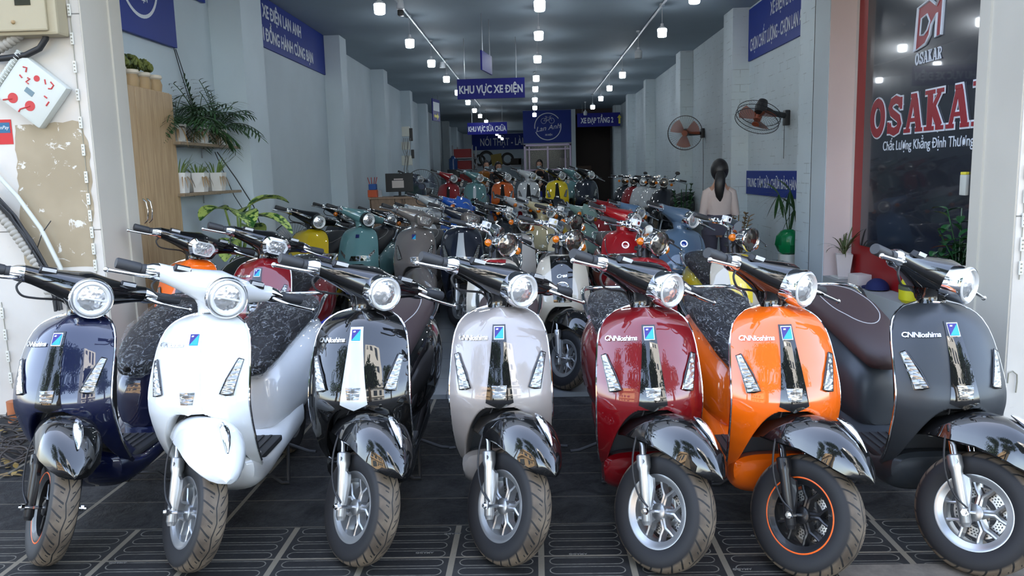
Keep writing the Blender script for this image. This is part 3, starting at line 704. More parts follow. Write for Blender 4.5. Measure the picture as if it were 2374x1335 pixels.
BLACKCRACK = Mat('crack', (.05, .05, .05), .9).m; FACADE = facade_mat(); GREYTILE = wallmat('grey_reveal_tile', (204, 198, 185))

# ground: grooved tiles, slate tiles, kerb
def ground_mat():
    m = Mat('pavement_tiles', (.1, .1, .1), .6); p = m.pos(); x, y, z = m.xyz(p)
    TW, TD, Y0 = .338, .279, 3.127
    gv = (y-Y0)*(1/TD)+40; row = gv.floor(); v = gv.frac(); u = ((x+.003)*(1/TW)+40+((row*.5).frac()*0.0)).frac()
    near = y.lt(Y0)
    grout = (u.lt(.034).max(u.gt(.966)))*near + ((x*(1/.676)+40.005).frac()-.0).lt(.028)*(near*-1+1)
    grout = grout.max(v.lt(.035)*(near*.6+.4)).min(1)
    lp = (v*4).frac(); dx = ((u-.5).abs()*TW-.112).max(0); dy = (lp-.5).abs()*(TD/4); d = (dx*dx+dy*dy).sqrt(); loop = ((d-.025).abs()).lt(.0022)*near; inside = d.lt(.022)*near
    n = m.noise(5, 5, .6, vec=p); n2 = m.noise(40, 4, .7, vec=p)
    base = m.mix(n.ramp(.3, .7), lin(38, 38, 38), lin(56, 56, 55)); slate = m.mix(m.noise(3.5, 6, .65, vec=p, dist=2.).ramp(.35, .65), lin(36, 36, 37), lin(60, 60, 59))
    b0 = m.mix(near, slate, base); b1 = m.mix(inside*.45, b0, lin(34, 34, 35)); b2 = m.mix(loop*(n2.ramp(.3, .6, .25, .95)), b1, lin(128, 124, 114)); b3 = m.mix(grout*(n2.ramp(.2, .45, .6, 1)), b2, lin(122, 115, 101))
    m.set('Base Color', b3); m.set('Roughness', n2.ramp(.2, .8, .5, .85)); m.set('Specular IOR Level', .15)
    h = m.noise(7, 6, .7, vec=p, dist=3.)*(near*-.85+1)*1.6+loop*.5+inside*-.3+grout*-.2; m.bump(h, .55, .008); return m.m
def kerb_mat():
    m = Mat('kerb_concrete', lin(150, 140, 126), .8); n = m.noise(14, 6, .7, vec=m.pos()); m.set('Base Color', m.mix(n.ramp(.3, .7), lin(120, 113, 102), lin(92, 86, 78))); m.bump(n, .4, .006); return m.m
def floor_mat_():
    m = Mat('showroom_tiles', lin(120, 124, 126), .25); p = m.pos(); x, y, z = m.xyz(p); g = (x*(1/.6)+30).frac().lt(.008).max((y*(1/.6)).frac().lt(.008)); n = m.noise(3, 3, vec=p)
    m.set('Base Color', m.mix(g, m.mix(n, lin(112, 116, 118), lin(132, 136, 138)), lin(80, 82, 84))); return m.m
KERB = kerb_mat(); SHOWF = floor_mat_()
b = B(); b.bb(-9, 9, 1.35, 5.0, -.2, 0); GROUND = struct('ground', b, ground_mat())
TILETX = Mat('tile_text', lin(104, 102, 98), .7).m
for px_, py_ in ((985, 1280), (1340, 1283), (1050, 1236), (275, 1303), (1760, 1240), (1720, 1318)):
    q_ = atZ(px_, py_, 0); lettering('AMADO', frame(Vector((q_.x, q_.y, .001)), Vector((-1, 0, 0)), Vector((0, -1, 0)), Vector((0, 0, 1))), TILETX, GROUND, .07, .011, bold=.02)
b = B(); M_ = Matrix(); b.prism([(1.05, 2.752), (9, 2.80), (9, 2.50), (1.05, 2.46)], .004, Matrix.Translation((0, 0, .0))); struct('trim_1', b, KERB)
b = B(); b.bb(-30, 30, -14, 1.35, -.3, -.12); b.bb(-30, -9, 1.35, 5.2, -.3, -.1); b.bb(9, 30, 1.35, 5.2, -.3, -.1); struct('road', b, Mat('asphalt', (.075, .075, .078), .9).m)
b = B(); b.bb(-3.6, 3.2, 5.0, 12.0, -.2, FL); struct('floor', b, SHOWF)
b = B(); b.bb(-3.6, 3.2, 12.0, 40, -.2, PLAT); struct('floor_2', b, SHOWF)
b = B(); b.bb(-3.6, 3.2, 4.75, 40, CEIL, CEIL+.2); b.bb(-3.6, 3.2, 4.4, 4.75, CEIL, CEIL+.2); struct('ceiling', b, CEILM)
# left wall: recesses and piers
piers = [(7.1, -2.50, 7.65), (10.64, -2.48, 11.0), (14.14, -2.56, 14.5), (17.85, -2.67, 18.2), (21.2, -2.77, 21.6), (24.9, -2.87, 25.3), (28.6, -2.97, 29), (32.5, -3.05, 32.9)]
b = B(); y0, xr = 5.2, -2.78
for (a, x, c) in piers:
    b.bb(-3.6, xr if y0 == 5.2 else x-.22, y0, a, -.1, CEIL); b.bb(-3.6, x, a, c, -.1, CEIL); y0 = c
b.bb(-3.6, -3.3, y0, 40, -.1, CEIL); struct('wall_left', b, WALL)
# right wall
b = B(); rp = [(6.56, 7.27), (9.68, 10.13), (13.04, 13.43), (17.0, 17.3), (20.2, 20.55), (23.6, 24.0)]; y0 = 6.56
for i, (a, c) in enumerate(rp):
    if i: b.bb(XN, 3.2, y0, a, -.1, CEIL)
    b.bb(XR, 3.2, a, c, -.1, CEIL); y0 = c
b.bb(XN, 3.2, y0, 24.7, -.1, CEIL); b.bb(2.6, 3.2, 24.7, 40, -.1, CEIL); struct('wall_right', b, WALLR)
b = B(); b.bb(XN, 3.2, 4.4, 6.56, -.1, CEIL); struct('wall_niche', b, PINK)
b = B(); b.bb(XR-.006, XR+.01, 6.552, 6.88, 0, CEIL); b.mi = 1; b.bb(XR, XN, 6.545, 6.562, .537, CEIL); b.mi = 2; b.bb(XR-.008, XR, 6.878, 6.886, .3, CEIL); struct('trim_5', b, [wallmat('pale_grey_plaster', (196, 206, 212)), wallmat('daylight_tint_plaster', (226, 206, 202)), BLACKCRACK]); b = B(); b.bb(XR, XN, 4.41, 6.56, 0, .537); struct('trim_2', b, wallmat('ledge_plaster', (176, 178, 176)))  # pier's street-facing side: pinkish daylight is painted into the plaster colour
b = B(); b.bb(-3.6, 3.2, 38.5, 38.8, 0, CEIL); struct('wall_back', b, WALL)
# facade
b = B(); b.bb(-9, -2.62, 4.75, 5.2, -.1, CEIL); struct('wall_front_left', b, FACADE)
b = B(); b.bb(-2.622, -2.612, 4.755, 5.195, 0, CEIL); b.bb(-2.62, -2.60, 5.06, 5.2, 0, CEIL); struct('trim_3', b, GREYTILE)
b = B(); b.bb(2.37, 9, 4.0, 4.4, -.1, CEIL); struct('wall_front_right', b, FACADE)
b = B(); b.bb(2.362, 2.372, 4.006, 4.395, 0, CEIL); b.bb(2.35, 2.37, 4.30, 4.4, 0, CEIL); struct('trim_4', b, GREYTILE)
b = B(); b.bb(-9, 9, 4.3, 5.2, CEIL+.2, 9.5); b.bb(-9, 9, 5.2, 12, 9.3, 9.5); b.bb(-9, -3.6, 5.2, 12, 3, 9.5); b.bb(3.2, 9, 4.4, 12, 3, 9.5); struct('wall_upper', b, FACADE)

# office front, stair opening at the back
OY = 24.7
DKBLUE = Mat('sign_blue', lin(18, 50, 142), .5, spec=.25).m; DKB2 = Mat('sign_blue_deep', lin(16, 24, 128), .5, spec=.25).m; WHT = Mat('sign_white', lin(222, 228, 238), .5).m; YEL = Mat('sign_yellow', lin(235, 220, 70), .5).m
FRAMEM = Mat('aluminium_frame', lin(150, 140, 165), .4, .6).m
b = B(); b.bb(-.29, 1.17, OY, OY+.15, 2.25, CEIL); b.bb(1.17, 1.3, OY-.02, OY+2, PLAT, CEIL); b.bb(-.29, -.2, OY+.1, 38.5, PLAT, CEIL); struct('wall_office', b, WALL)
b = B(); b.bb(1.3, 2.6, OY+2.6, OY+2.8, PLAT, CEIL); b.bb(1.3, 2.6, OY, OY+.12, 3.1, CEIL); struct('wall_stair', b, Mat('dark_wood_panel', lin(58, 46, 46), .6).m)
b = B(); b.bb(1.3, 2.6, OY+2.75, OY+2.76, PLAT, 2.4)
WOODDK = Mat('stair_wood', lin(96, 72, 62), .5).m
t = thing('staircase', 'dark wooden staircase in the opening under the arrow sign', 'staircase', (1.75, OY+1, PLAT))
for k in range(6): b2 = B(); b2.bb(-.42, .15, -.6+k*.3, -.28+k*.3, 0, .2*(k+1), .01); obj('step', b2, WOODDK, t)
b.bm.free()
# sliding office doors
t = thing('office_partition', 'aluminium framed glass office partition below the round logo board', 'partition', (.44, OY+.06, PLAT+.001))
b = B(); b.bb(-.72, -.67, -.04, .04, 0, 1.87); b.bb(.67, .72, -.04, .04, 0, 1.87); b.bb(-.72, .72, -.04, .04, 1.82, 1.88); b.bb(-.02, .03, -.03, .03, 0, 1.8); b.bb(-.58, -.54, -.03, .03, 0, 1.8); b.bb(.52, .56, -.03, .03, 0, 1.8); b.bb(-.67, .67, -.02, .02, 1.08, 1.12); b.bb(-.67, .67, -.02, .02, 1.7, 1.74); obj('frame', b, FRAMEM, t, smooth=False)
b = B(); b.bb(-.67, .67, -.004, .004, 0, 1.82); obj('glass_pane', b, Mat('office_glass', (.4, .45, .5), .06, 0, alpha=.12).m, t, smooth=False)
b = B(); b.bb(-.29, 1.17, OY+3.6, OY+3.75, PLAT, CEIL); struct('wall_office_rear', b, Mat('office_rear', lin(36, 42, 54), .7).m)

# ---------------------------------------------------------------- signs
NX = lambda p: frame(p, Vector((0, -1, 0)), Vector((0, 0, 1)), Vector((-1, 0, 0)))   # on the right wall
PX = lambda p: frame(p, Vector((0, 1, 0)), Vector((0, 0, 1)), Vector((1, 0, 0)))     # on the left wall
NY = lambda p: frame(p, Vector((1, 0, 0)), Vector((0, 0, 1)), Vector((0, -1, 0)))    # facing the street
def board(name, label, M, w, h, mat, th=.02, edge=WHT):
    """M: centre of the board's face; local x width, y height, z outward"""
    o = thing(name, label, 'sign'); o.matrix_world = M; b = B(); b.box((0, 0, -th/2), (w, h, th), .002); obj('board', b, mat, o, smooth=False); return o
def tx(s, o, x, y, w, cap, mat=WHT, bold=.025, shear=0, z=.003, rz=0, **k): return lettering(s, Matrix.Translation((x, y, z)) @ Matrix.Rotation(rz, 4, 'Z'), mat, o, w, cap, bold=bold, shear=shear, **k)
def ringmesh(r0, r1, a0=0., a1=2*pi, n=48, z=.002):
    b = B(); g = []
    for k in range(n+1):
        t = a0+(a1-a0)*k/n; g.append([b.v((r*cos(t), r*sin(t), zz)) for r, zz in ((r0, z), (r1, z))])
    for p, q in zip(g, g[1:]): b.f([p[0], p[1], q[1], q[0]])
    return b
# 1 right wall, high
p0, p1 = atX(1740, 80, 2.53), atX(1857, 60, 2.53); ya, yb = 9.67, 7.28
o = board('wall_sign', 'blue sign high on the right brick wall reading XE ĐIỆN LAN ANH', NX(Vector((2.53, (ya+yb)/2, 2.93))), ya-yb, .58, DKBLUE, .03)
tx('XE ĐIỆN LAN ANH', o, .20, .07, 1.05, .14, bold=.01); tx('CHỌN CHẤT LƯỢNG - CHỌN LAN ANH', o, -.13, -.19, 1.95, .14, bold=.008)
o = board('wall_sign', 'blue sign low on the right brick wall behind the fan palm', NX(Vector((2.53, 8.475, 1.245))), 2.38, .27, DKBLUE, .03); tx('TRUNG TÂM SỬA CHỮA BẢO HÀNH', o, -.19, -.05, 1.9, .105, bold=.004)
# 2 left wall
o = board('wall_sign', 'blue sign under the ceiling on the left wall with two lines of letters', PX(Vector((-2.68, 9.15, 3.0))), 2.95, .5, DKBLUE, .03)
tx('XE ĐIỆN LAN ANH', o, -.25, .05, 1.35, .13); tx('NƠI ĐỒNG HÀNH CÙNG BẠN', o, -.14, -.18, 2.05, .13)
o = board('wall_sign', 'blue sign with a white arc above the wooden cabinet reading XE ĐIỆN', PX(Vector((-2.74, 5.75, 2.83))), 1.15, .74, DKBLUE, .03)
obj('logo_ring', ringmesh(.27, .295), WHT, o, Matrix.Translation((.02, .05, 0)), smooth=False); tx('XE ĐIỆN', o, .02, -.12, .22, .05)
o = board('wall_sign', 'narrow blue sign edge at the top left beside the round logo sign', PX(Vector((-2.74, 6.70, 2.97))), .5, .10, DKBLUE, .03)
# 3 hanging signs
def hang(px0, py0, px1, py1, Y, s, label, cap, w, mat=DKB2, deep=.03):
    a, c = atY(px0, py0, Y), atY(px1, py1, Y); cx, cz = (a.x+c.x)/2, (a.z+c.z)/2; w_, h_ = c.x-a.x, a.z-c.z
    o = board('hanging_sign', label, NY(Vector((cx, Y, cz))), w_, h_, mat, deep)
    tx(s, o, -.0 if 'TẦNG' not in s else -.05, -cap*.55, w*w_, cap, bold=.03)
    b = B()
    for q in (-.38, .38): b.cyl((q*w_, h_/2-.01, -deep/2), (q*w_, CEIL-cz, -deep/2), .006, n=6)
    obj('hanging_rod', b, Mat('rod', (.3, .32, .34), .4, .7).m, o); return o
hang(1059, 184, 1217, 226, 11.2, 'KHU VỰC XE ĐIỆN', 'blue hanging sign reading KHU VỰC XE ĐIỆN', .105, .94)
hang(1083, 285, 1176, 310, 22.5, 'KHU VỰC SỬA CHỮA', 'small blue hanging sign reading KHU VỰC SỬA CHỮA', .14, .95)
o = hang(1338, 263, 1438, 292, 23.0, 'XE ĐẠP TẦNG 2', 'blue hanging sign with yellow arrow reading XE ĐẠP TẦNG 2', .15, .76)
b = B(); b.prism([(-.025, -.12), (.025, -.12), (.025, .04), (.06, .04), (0, .13), (-.06, .04), (-.025, .04)], .003); obj('arrow', b, YEL, o, Matrix.Translation((.58, 0, .002)), smooth=False)
a, c = atY(1090, 310, 37.5), atY(1216, 344, 37.5)
o = board('wall_sign', 'dim blue banner on the rear wall reading NÓI THẬT - LÀM', NY(Vector((a.x+1.8, 38.45, (a.z+c.z)/2))), 3.6, a.z-c.z, DKBLUE); tx('NÓI THẬT - LÀM THẬT', o, .12, -.17, 3.05, .36, bold=.01)
o = board('logo_board', 'blue square board with a round bicycle logo above the office doors', NY(Vector((.44, OY-.03, 2.755))), 1.46, .97, DKBLUE, .008)
obj('logo_ring', ringmesh(.385, .41, radians(35), radians(188)), WHT, o, Matrix.Translation((.02, .0, .002)), smooth=False); obj('logo_ring', ringmesh(.385, .41, radians(203), radians(372)), WHT, o, Matrix.Translation((.02, .0, .002)), smooth=False)
tx('Lan Anh', o, .04, -.10, .74, .15, shear=.35, rz=.14, bold=.0); tx('XE ĐIỆN', o, .04, -.27, .22, .05)
b = B()
for cx_ in (-.12, .12): b.tube([(cx_+.08*cos(2*pi*k/20), .17+.08*sin(2*pi*k/20), .004) for k in range(21)], .006, 5, False)
for q in ([(-.12, .17), (-.05, .27), (.08, .28), (.0, .17), (-.12, .17)], [(-.05, .27), (.0, .17)], [(.12, .17), (.07, .31), (.13, .32)], [(-.08, .30), (-.02, .30)]): b.tube([(x, y, .004) for x, y in q], .006, 5)
obj('bicycle_emblem', b, WHT, o, Matrix.Translation((.02, 0, 0)))
# hanging side-on signs
for (x, y, w, h, zc, lab) in ((atY(1128, 160, 9.7).x, 9.7, .55, .22, 2.72, 'thin hanging sign seen edge-on above the KHU VỰC XE ĐIỆN sign'), (-2.25, 19.0, .6, .5, 2.9, 'side-on hanging sign with yellow arrow near the left wall')):
    o = thing('hanging_sign', lab, 'sign'); o.matrix_world = frame((x, y, zc), Vector((.16, .987, 0)), Vector((0, 0, 1)), Vector((.987, -.16, 0)))
    b = B(); b.box((0, 0, 0), (w, h, .02), .002); obj('board', b, DKB2, o, smooth=False)
    b = B(); b.cyl((-.2, h/2, 0), (-.2, CEIL-zc, 0), .006, n=6); b.cyl((.2, h/2, 0), (.2, CEIL-zc, 0), .006, n=6); obj('hanging_rod', b, Mat('rod2', (.3, .32, .34), .4, .7).m, o)
    if w > .57:
        b = B(); b.prism([(-.2, -.03), (.05, -.03), (.05, -.08), (.2, 0), (.05, .08), (.05, .03), (-.2, .03)], .004); obj('arrow', b, YEL, o, Matrix.Translation((0, -.14, .011)), smooth=False)
        b = B(); b.box((0, .08, .012), (.5, .2, .003)); obj('panel', b, WHT, o, smooth=False)

# big red and black panel in the right niche
PANB = Mat('panel_black_gloss', (.011, .013, .022), .16, 0, .6).m; PANR = Mat('panel_red', lin(150, 22, 26), .4).m; LRED = Mat('letter_red', lin(150, 26, 40), .4).m
o = thing('wall_panel', 'large black and red panel in the right niche reading OSAKAR', 'sign'); o.matrix_world = NX(Vector((2.53, 5.42, 1.9)))
b = B(); b.bb(-1.02, 1.02, -1.36, 1.35, -.015, .0); obj('red_frame', b, PANR, o, smooth=False)
b = B(); b.bb(-.84, 1.02, -1.09, 1.35, .0, .008); obj('black_field', b, PANB, o, smooth=False)
def strokes(b, segs, e=0., z=.0, th=.004):
    for i_, (x0, y0, x1, y1, w) in enumerate(segs):
        z_ = z+.0005*(i_+1)
        d = Vector((x1-x0, y1-y0)); L = d.length; d /= L; n = Vector((-d.y, d.x)); w = w/2+e; p = Vector((x0, y0))-d*e; q = Vector((x1, y1))+d*e
        b.prism([tuple(p+n*w), tuple(p-n*w), tuple(q-n*w), tuple(q+n*w)], th, Matrix.Translation((0, 0, z_)))
def curve_st(b, pts, w, e=0., z=0., th=.004):
    pts = [Vector(p) for p in pts]; W_ = w/2+e; L, R_ = [], []
    for i, p in enumerate(pts):
        d = (pts[min(i+1, len(pts)-1)]-pts[max(i-1, 0)]).normalized(); n = Vector((-d.y, d.x)); ee = -d*e if i == 0 else (d*e if i == len(pts)-1 else Vector((0, 0)))
        L.append(p+n*W_+ee); R_.append(p-n*W_+ee)
    for i in range(len(pts)-1): b.prism([tuple(L[i]), tuple(R_[i]), tuple(R_[i+1]), tuple(L[i+1])], th, Matrix.Translation((0, 0, z)))
def slab(ch, x0, y0, w, h):
    """slab-serif capitals: straight strokes and curved strokes"""
    s = w*.26; t = h*.10; X0, X1, Y1 = x0, x0+w, y0+h; st, cu = [], []; sf = lambda x, y, l: st.append((x-l/2, y, x+l/2, y, t))
    if ch == 'O': cu.append(([(x0+w/2+(w/2-s/2)*sin(2*pi*k/28), y0+h/2+(h/2-t*.7)*cos(2*pi*k/28)) for k in range(29)], s))
    if ch == 'S': cu.append(([(x0+w*q[0], y0+h*q[1]) for q in ((.84, .74), (.78, .88), (.55, .94), (.3, .88), (.2, .74), (.3, .6), (.52, .51), (.74, .42), (.82, .27), (.72, .12), (.48, .06), (.24, .12), (.16, .27))], s*.85)); st.append((x0+w*.88, y0+h*.66, x0+w*.88, y0+h*.98, t)); st.append((x0+w*.12, y0+h*.02, x0+w*.12, y0+h*.34, t))
    if ch == 'A': st += [(x0+w*.17, y0+h*.07, x0+w*.46, Y1-h*.07, s*.6), (x0+w*.83, y0+h*.07, x0+w*.54, Y1-h*.07, s), (x0+w*.25, y0+h*.32, x0+w*.75, y0+h*.32, t)]; sf(x0+w*.16, y0+t/2, w*.36); sf(x0+w*.84, y0+t/2, w*.38); sf(x0+w*.5, Y1-t/2, w*.3)
    if ch == 'K': st += [(x0+w*.25, y0, x0+w*.25, Y1, s), (x0+w*.3, y0+h*.42, x0+w*.76, Y1-h*.07, s*.55), (x0+w*.42, y0+h*.55, x0+w*.79, y0+h*.07, s)]; sf(x0+w*.25, y0+t/2, w*.5); sf(x0+w*.25, Y1-t/2, w*.5); sf(x0+w*.8, y0+t/2, w*.38); sf(x0+w*.78, Y1-t/2, w*.34)
    if ch == 'R': st += [(x0+w*.25, y0, x0+w*.25, Y1, s), (x0+w*.5, y0+h*.45, x0+w*.80, y0+h*.07, s)]; sf(x0+w*.25, y0+t/2, w*.5); sf(x0+w*.15, Y1-t/2, w*.3); sf(x0+w*.84, y0+t/2, w*.32); cu.append(([(x0+w*q[0], y0+h*q[1]) for q in ((.25, .95), (.55, .95), (.75, .86), (.8, .72), (.75, .57), (.55, .48), (.25, .48))], s*.7))
    return st, cu
def slabword(word, x0, y0, w, h, gap, o, red=True):
    bo, br = B(), B()
    for i, ch in enumerate(word):
        st, cu = slab(ch, x0+i*(w+gap), y0, w, h)
        if red: strokes(bo, st, .011, .009, .004); [curve_st(bo, c, q, .011, .009, .004) for c, q in cu]; strokes(br, st, 0, .0135, .004); [curve_st(br, c, q, 0, .0135, .004) for c, q in cu]
        else: strokes(bo, st, 0, .009, .003); [curve_st(bo, c, q, 0, .009, .003) for c, q in cu]
    obj('lettering', bo, WHT, o, smooth=False)
    if red: obj('red_lettering', br, LRED, o, smooth=False)
    else: br.bm.free()
# local x = 5.42 - y ; local y = z - 1.9
slabword('OSAKAR', -.71, -.265, .245, .25, .035, o); slabword('OSAKAR', -.05, .165, .054, .075, .005, o, False)
tx('Chất Lượng Khẳng Định Thương Hiệu', o, .21, -.375, 1.40, .068, bold=.0, z=.009)
DMs = [(-.05, .27, -.05, .53, .05), (-.05, .53, .05, .60, .05), (-.05, .28, .06, .28, .05), (.05, .28, .13, .36, .055), (.05, .60, .13, .48, .05), (.13, .48, .27, .62, .05), (.28, .30, .28, .60, .055), (.03, .42, .03, .5, .03), (.11, .36, .19, .47, .045)]
_q = lambda L: [((zx-530)/138*.355-.055, .255+(235-zy)/235*.32) for zx, zy in L]
DMo = _q([(530, 235), (540, 38), (600, 20), (632, 55), (668, 0), (662, 195), (635, 200), (638, 95), (612, 135), (606, 178), (585, 215)]); DMi = _q([(556, 168), (560, 92), (588, 82), (603, 118), (592, 152), (575, 170)])
_cx = sum(p[0] for p in DMo)/len(DMo); _cy = sum(p[1] for p in DMo)/len(DMo)
b = B(); b.tube([(x, y, .012) for x, y in DMo+DMo[:2]], .011, 6, False); b.tube([(x, y, .012) for x, y in DMi+DMi[:2]], .008, 6, False); obj('logo_outline', b, WHT, o); b = B(); b.prism(DMo, .003, Matrix.Translation((0, 0, .009))); obj('logo_mark', b, LRED, o, smooth=False); b = B(); b.prism(DMi, .002, Matrix.Translation((0, 0, .0125))); obj('logo_counter', b, PANB, o, smooth=False)

# ---------------------------------------------------------------- ceiling lights
BULB = Mat('lit_bulb', (1, 1, 1), .4, emit=(.86, .93, 1), strength=BULB_STRENGTH).m; BULBOFF = Mat('unlit_bulb', lin(190, 196, 200), .4).m; CAPM = Mat('lamp_cap', lin(225, 228, 232), .4).m; CONDM = Mat('conduit', lin(205, 210, 214), .35, .2).m
def bulb(x, y, z, on, label, group=None):
    o = thing('pendant_lamp', label, 'lamp', (x, y, z), 0, group)
    b = B(); b.lathe([(-.062, .0001), (-.060, .040), (-.052, .048), (.02, .052), (.028, .050), (.028, .0001)], 'Z', 20); obj('bulb', b, BULB if on else BULBOFF, o)
    b = B(); b.lathe([(.028, .0001), (.028, .050), (.042, .044), (.058, .018), (.085, .016), (.085, .0001)], 'Z', 16); obj('lamp_cap', b, CAPM, o)
    b = B(); b.cyl((0, 0, .08), (0, 0, CEIL-z-.01), .0035, n=6); b.cyl((0, 0, CEIL-z-.022), (0, 0, CEIL-z), .03, n=14); obj('cord', b, CONDM, o)
ZB = 2.95
def zrow(xl, pys): return [1.5*1870/(q) for q in pys]
left_p = [(880, 17), (950, 98), (1000, 145), (1035, 182), (1061, 213), (1085, 236), (1100, 255), (1113, 268), (1127, 281)]
mid_p = [(1251, 10), (1249, 80), (1246, 135), (1243, 180), (1241, 205), (1240, 230), (1240, 249), (1239, 265)]
right_p = [(1610, -8), (1535, 73), (1480, 125), (1443, 172), (1413, 203), (1393, 227), (1374, 247), (1357, 262)]
for row, pts, side in (('left conduit', left_p, 'left'), ('middle row', mid_p, 'mid'), ('right conduit', right_p, 'right')):
    for i, (px, py) in enumerate(pts):
        q = atZ(px, py, ZB); on = not (side == 'right' and i in (2, 7))
        if side == 'mid' and q.y > 24: q.y = min(q.y, 24.2)
        if side == 'right' and i == 7: q.y = min(q.y, 23.9)
        nth = ['first', 'second', 'third', 'fourth', 'fifth', 'sixth', 'seventh', 'eighth', 'ninth'][i]
        lab = ('lit white pendant bulb, %s from the street in the %s' % (nth, row)) if on else ('unlit grey pendant bulb, %s in the row on the right conduit' % nth)
        bulb(q.x, q.y, ZB, on, lab, 'pendant lamps in three rows')
for i, (px, py) in enumerate([(1152, 310), (1158, 316), (1164, 321)]):
    q = atY(px, py, 31+i*2.2); bulb(q.x, q.y, q.z, True, 'tiny lit bulb by the NÓI THẬT banner, %s of three' % ['nearest', 'middle', 'farthest'][i], 'rear lamps')
for nm, a, c in (('left', atZ(918, 0, CEIL-.02), atZ(1113, 246, CEIL-.02)), ('right', atZ(1560, -20, CEIL-.02), atZ(1376, 217, CEIL-.02))):
    d = (a-c).normalized(); a2 = a+d*1.2; b = B(); b.cyl(a2, c, .012, n=8); tag(obj('ceiling_conduit', b, CONDM), 'thin white conduit along the ceiling over the %s lamp row' % nm, 'conduit')
o = thing('security_camera', 'small dark dome camera under the ceiling by the left conduit', 'camera', atZ(929, 28, 3.13)); b = B(); b.cyl((0, 0, .03), (0, 0, .12), .045, .03, 16); obj('mount', b, CAPM, o); b = B(); b.box((0, 0, -.01), (.06, .09, .06), .015); obj('camera_body', b, BLACKPL, o)
q = atZ(1026, 157, 3.16); b = B(); b.lathe([(0, .05), (.03, .045), (.09, .04), (.09, .0001)], 'Z', 18, o=(q.x, q.y, CEIL-.09)); tag(obj('smoke_detector', b, CAPM), 'white round smoke detector on the ceiling beside the left lamps', 'detector')
# ---------------------------------------------------------------- scooters
def headoff(steer=42, lift=False):
    SM = steer_matrix(steer); c = SM @ WC; ax = SM.to_3x3() @ Vector((1, 0, 0)); dn = Vector((0, 0, -1)); low = c+(dn-ax*ax.dot(dn)).normalized()*.215; return (SM @ (LIFT @ HLF if lift else HLF))-low
def by_lamp(px, py, kind, label, Y=None, z=FL, steer=42, yaw=0., **pal):
    h0 = headoff(steer, kind.get('classic'))
    if kind.get('fit'): kind['scale'] = (atY(px, py, Y).z-z)/h0.z
    h = Matrix.Rotation(radians(yaw), 3, 'Z') @ h0*kind.get('scale', 1.); q = atY(px, py, Y) if Y else atZ(px, py, h.z+z)
    return scooter(label, q.x-h.x, q.y-h.y, kind, steer, yaw, z=z, **pal)
GF = 'front row of parked scooters'
cp = dict(navy=paint('navy_paint', (4, 14, 52), .3, .25), white=paint('white_paint', (226, 229, 231), .3), black=BLACKP, beige=paint('champagne_paint', (166, 158, 154), .3, .35), red=paint('candy_red', (118, 3, 14), .3, .25),
          orange=paint('orange_paint', (242, 104, 8), .3), grey=Mat('matt_grey', lin(60, 64, 69), .42, .3, .15, .35).m)
silver_strip = paint('silver_strip', (206, 212, 218), .25, .5)
ORSTR = Mat('orange_stripe', lin(240, 100, 30), .4, emit=None).m
base = dict(badge=1, logo=1, switch=1)
def front(px, py, k, label, st=42, **pal): q = atZ(px, py, 0); return scooter(label, q.x, q.y, dict(base, **k), st, group=GF, **pal)
front(92, 1305, dict(light='flat', wrap=1, stripe=1), 'dark blue scooter with black wheels, farthest left of the front row', 43, paint=cp['navy'], wheel=DARKALLOY, fork=DARKALLOY, stripe=ORSTR, seat=SEATBLK)
front(420, 1320, dict(light='flat', wrap=1), 'white scooter with white front fender and wrapped seat in the front row', 44, paint=cp['white'], strip=cp['white'], headset=cp['white'], fender=cp['white'])
front(808, 1307, {}, 'glossy black scooter with silver centre strip in the front row', 44, paint=BLACKP, strip=silver_strip, seat=SEATBRN)
front(1150, 1305, {}, 'champagne beige scooter with black centre strip in the front row', 41, paint=cp['beige'], seat=SEATBRN)
front(1510, 1322, dict(wrap=1), 'candy red scooter with silver wheel in the front row', 43, paint=cp['red'])
front(1840, 1333, dict(wrap=1, stripe=1), 'orange scooter with orange-rimmed black wheel in the front row', 41, paint=cp['orange'], wheel=DARKALLOY, fork=DARKALLOY, stripe=ORSTR)
front(2240, 1328, {}, 'matt dark grey scooter with brown seat, farthest right of the front row', 41, paint=cp['grey'], seat=SEATBRN)
# second row
G2 = 'second row of scooters'
by_lamp(470, 565, dict(light='hex', badge=1, logo=1, wrap=0, switch=1), 'orange scooter with hexagonal headlight beside the wooden cabinet', Y=5.02, group=G2, paint=cp['orange'], bezel=CHROME)
by_lamp(640, 560, dict(light='hex', badge=1, logo=1, wrap=1, switch=1), 'dark red scooter with hexagonal headlight behind the white scooter', Y=5.0, group=G2, paint=paint('dark_red', (122, 6, 18), .3, .2), bezel=CHROME)
CREAM = paint('cream_paint', (196, 188, 172), .35); DRED = paint('deep_red', (140, 10, 22), .3); YELP = paint('yellow_paint', (232, 204, 10), .3)
cl = dict(classic=1, scale=.935, lamps=None, strip='panel', trim=None)
by_lamp(1178, 568, dict(cl), 'cream retro scooter with a red centre panel behind the champagne scooter', group=G2, paint=CREAM, strip=DRED)
by_lamp(1333, 560, dict(cl, grille=1), 'cream retro scooter with black centre panel and oval grille reading Crea', group=G2, paint=CREAM, strip=BLACKP)
by_lamp(1530, 565, dict(cl), 'all red retro scooter with chrome headlight behind the candy red scooter', group=G2, paint=DRED, strip=DRED)
by_lamp(1741, 556, dict(cl, wrap=1), 'cream retro scooter with a yellow centre panel behind the orange scooter', group=G2, paint=CREAM, strip=YELP, body=YELP, headset=YELP)
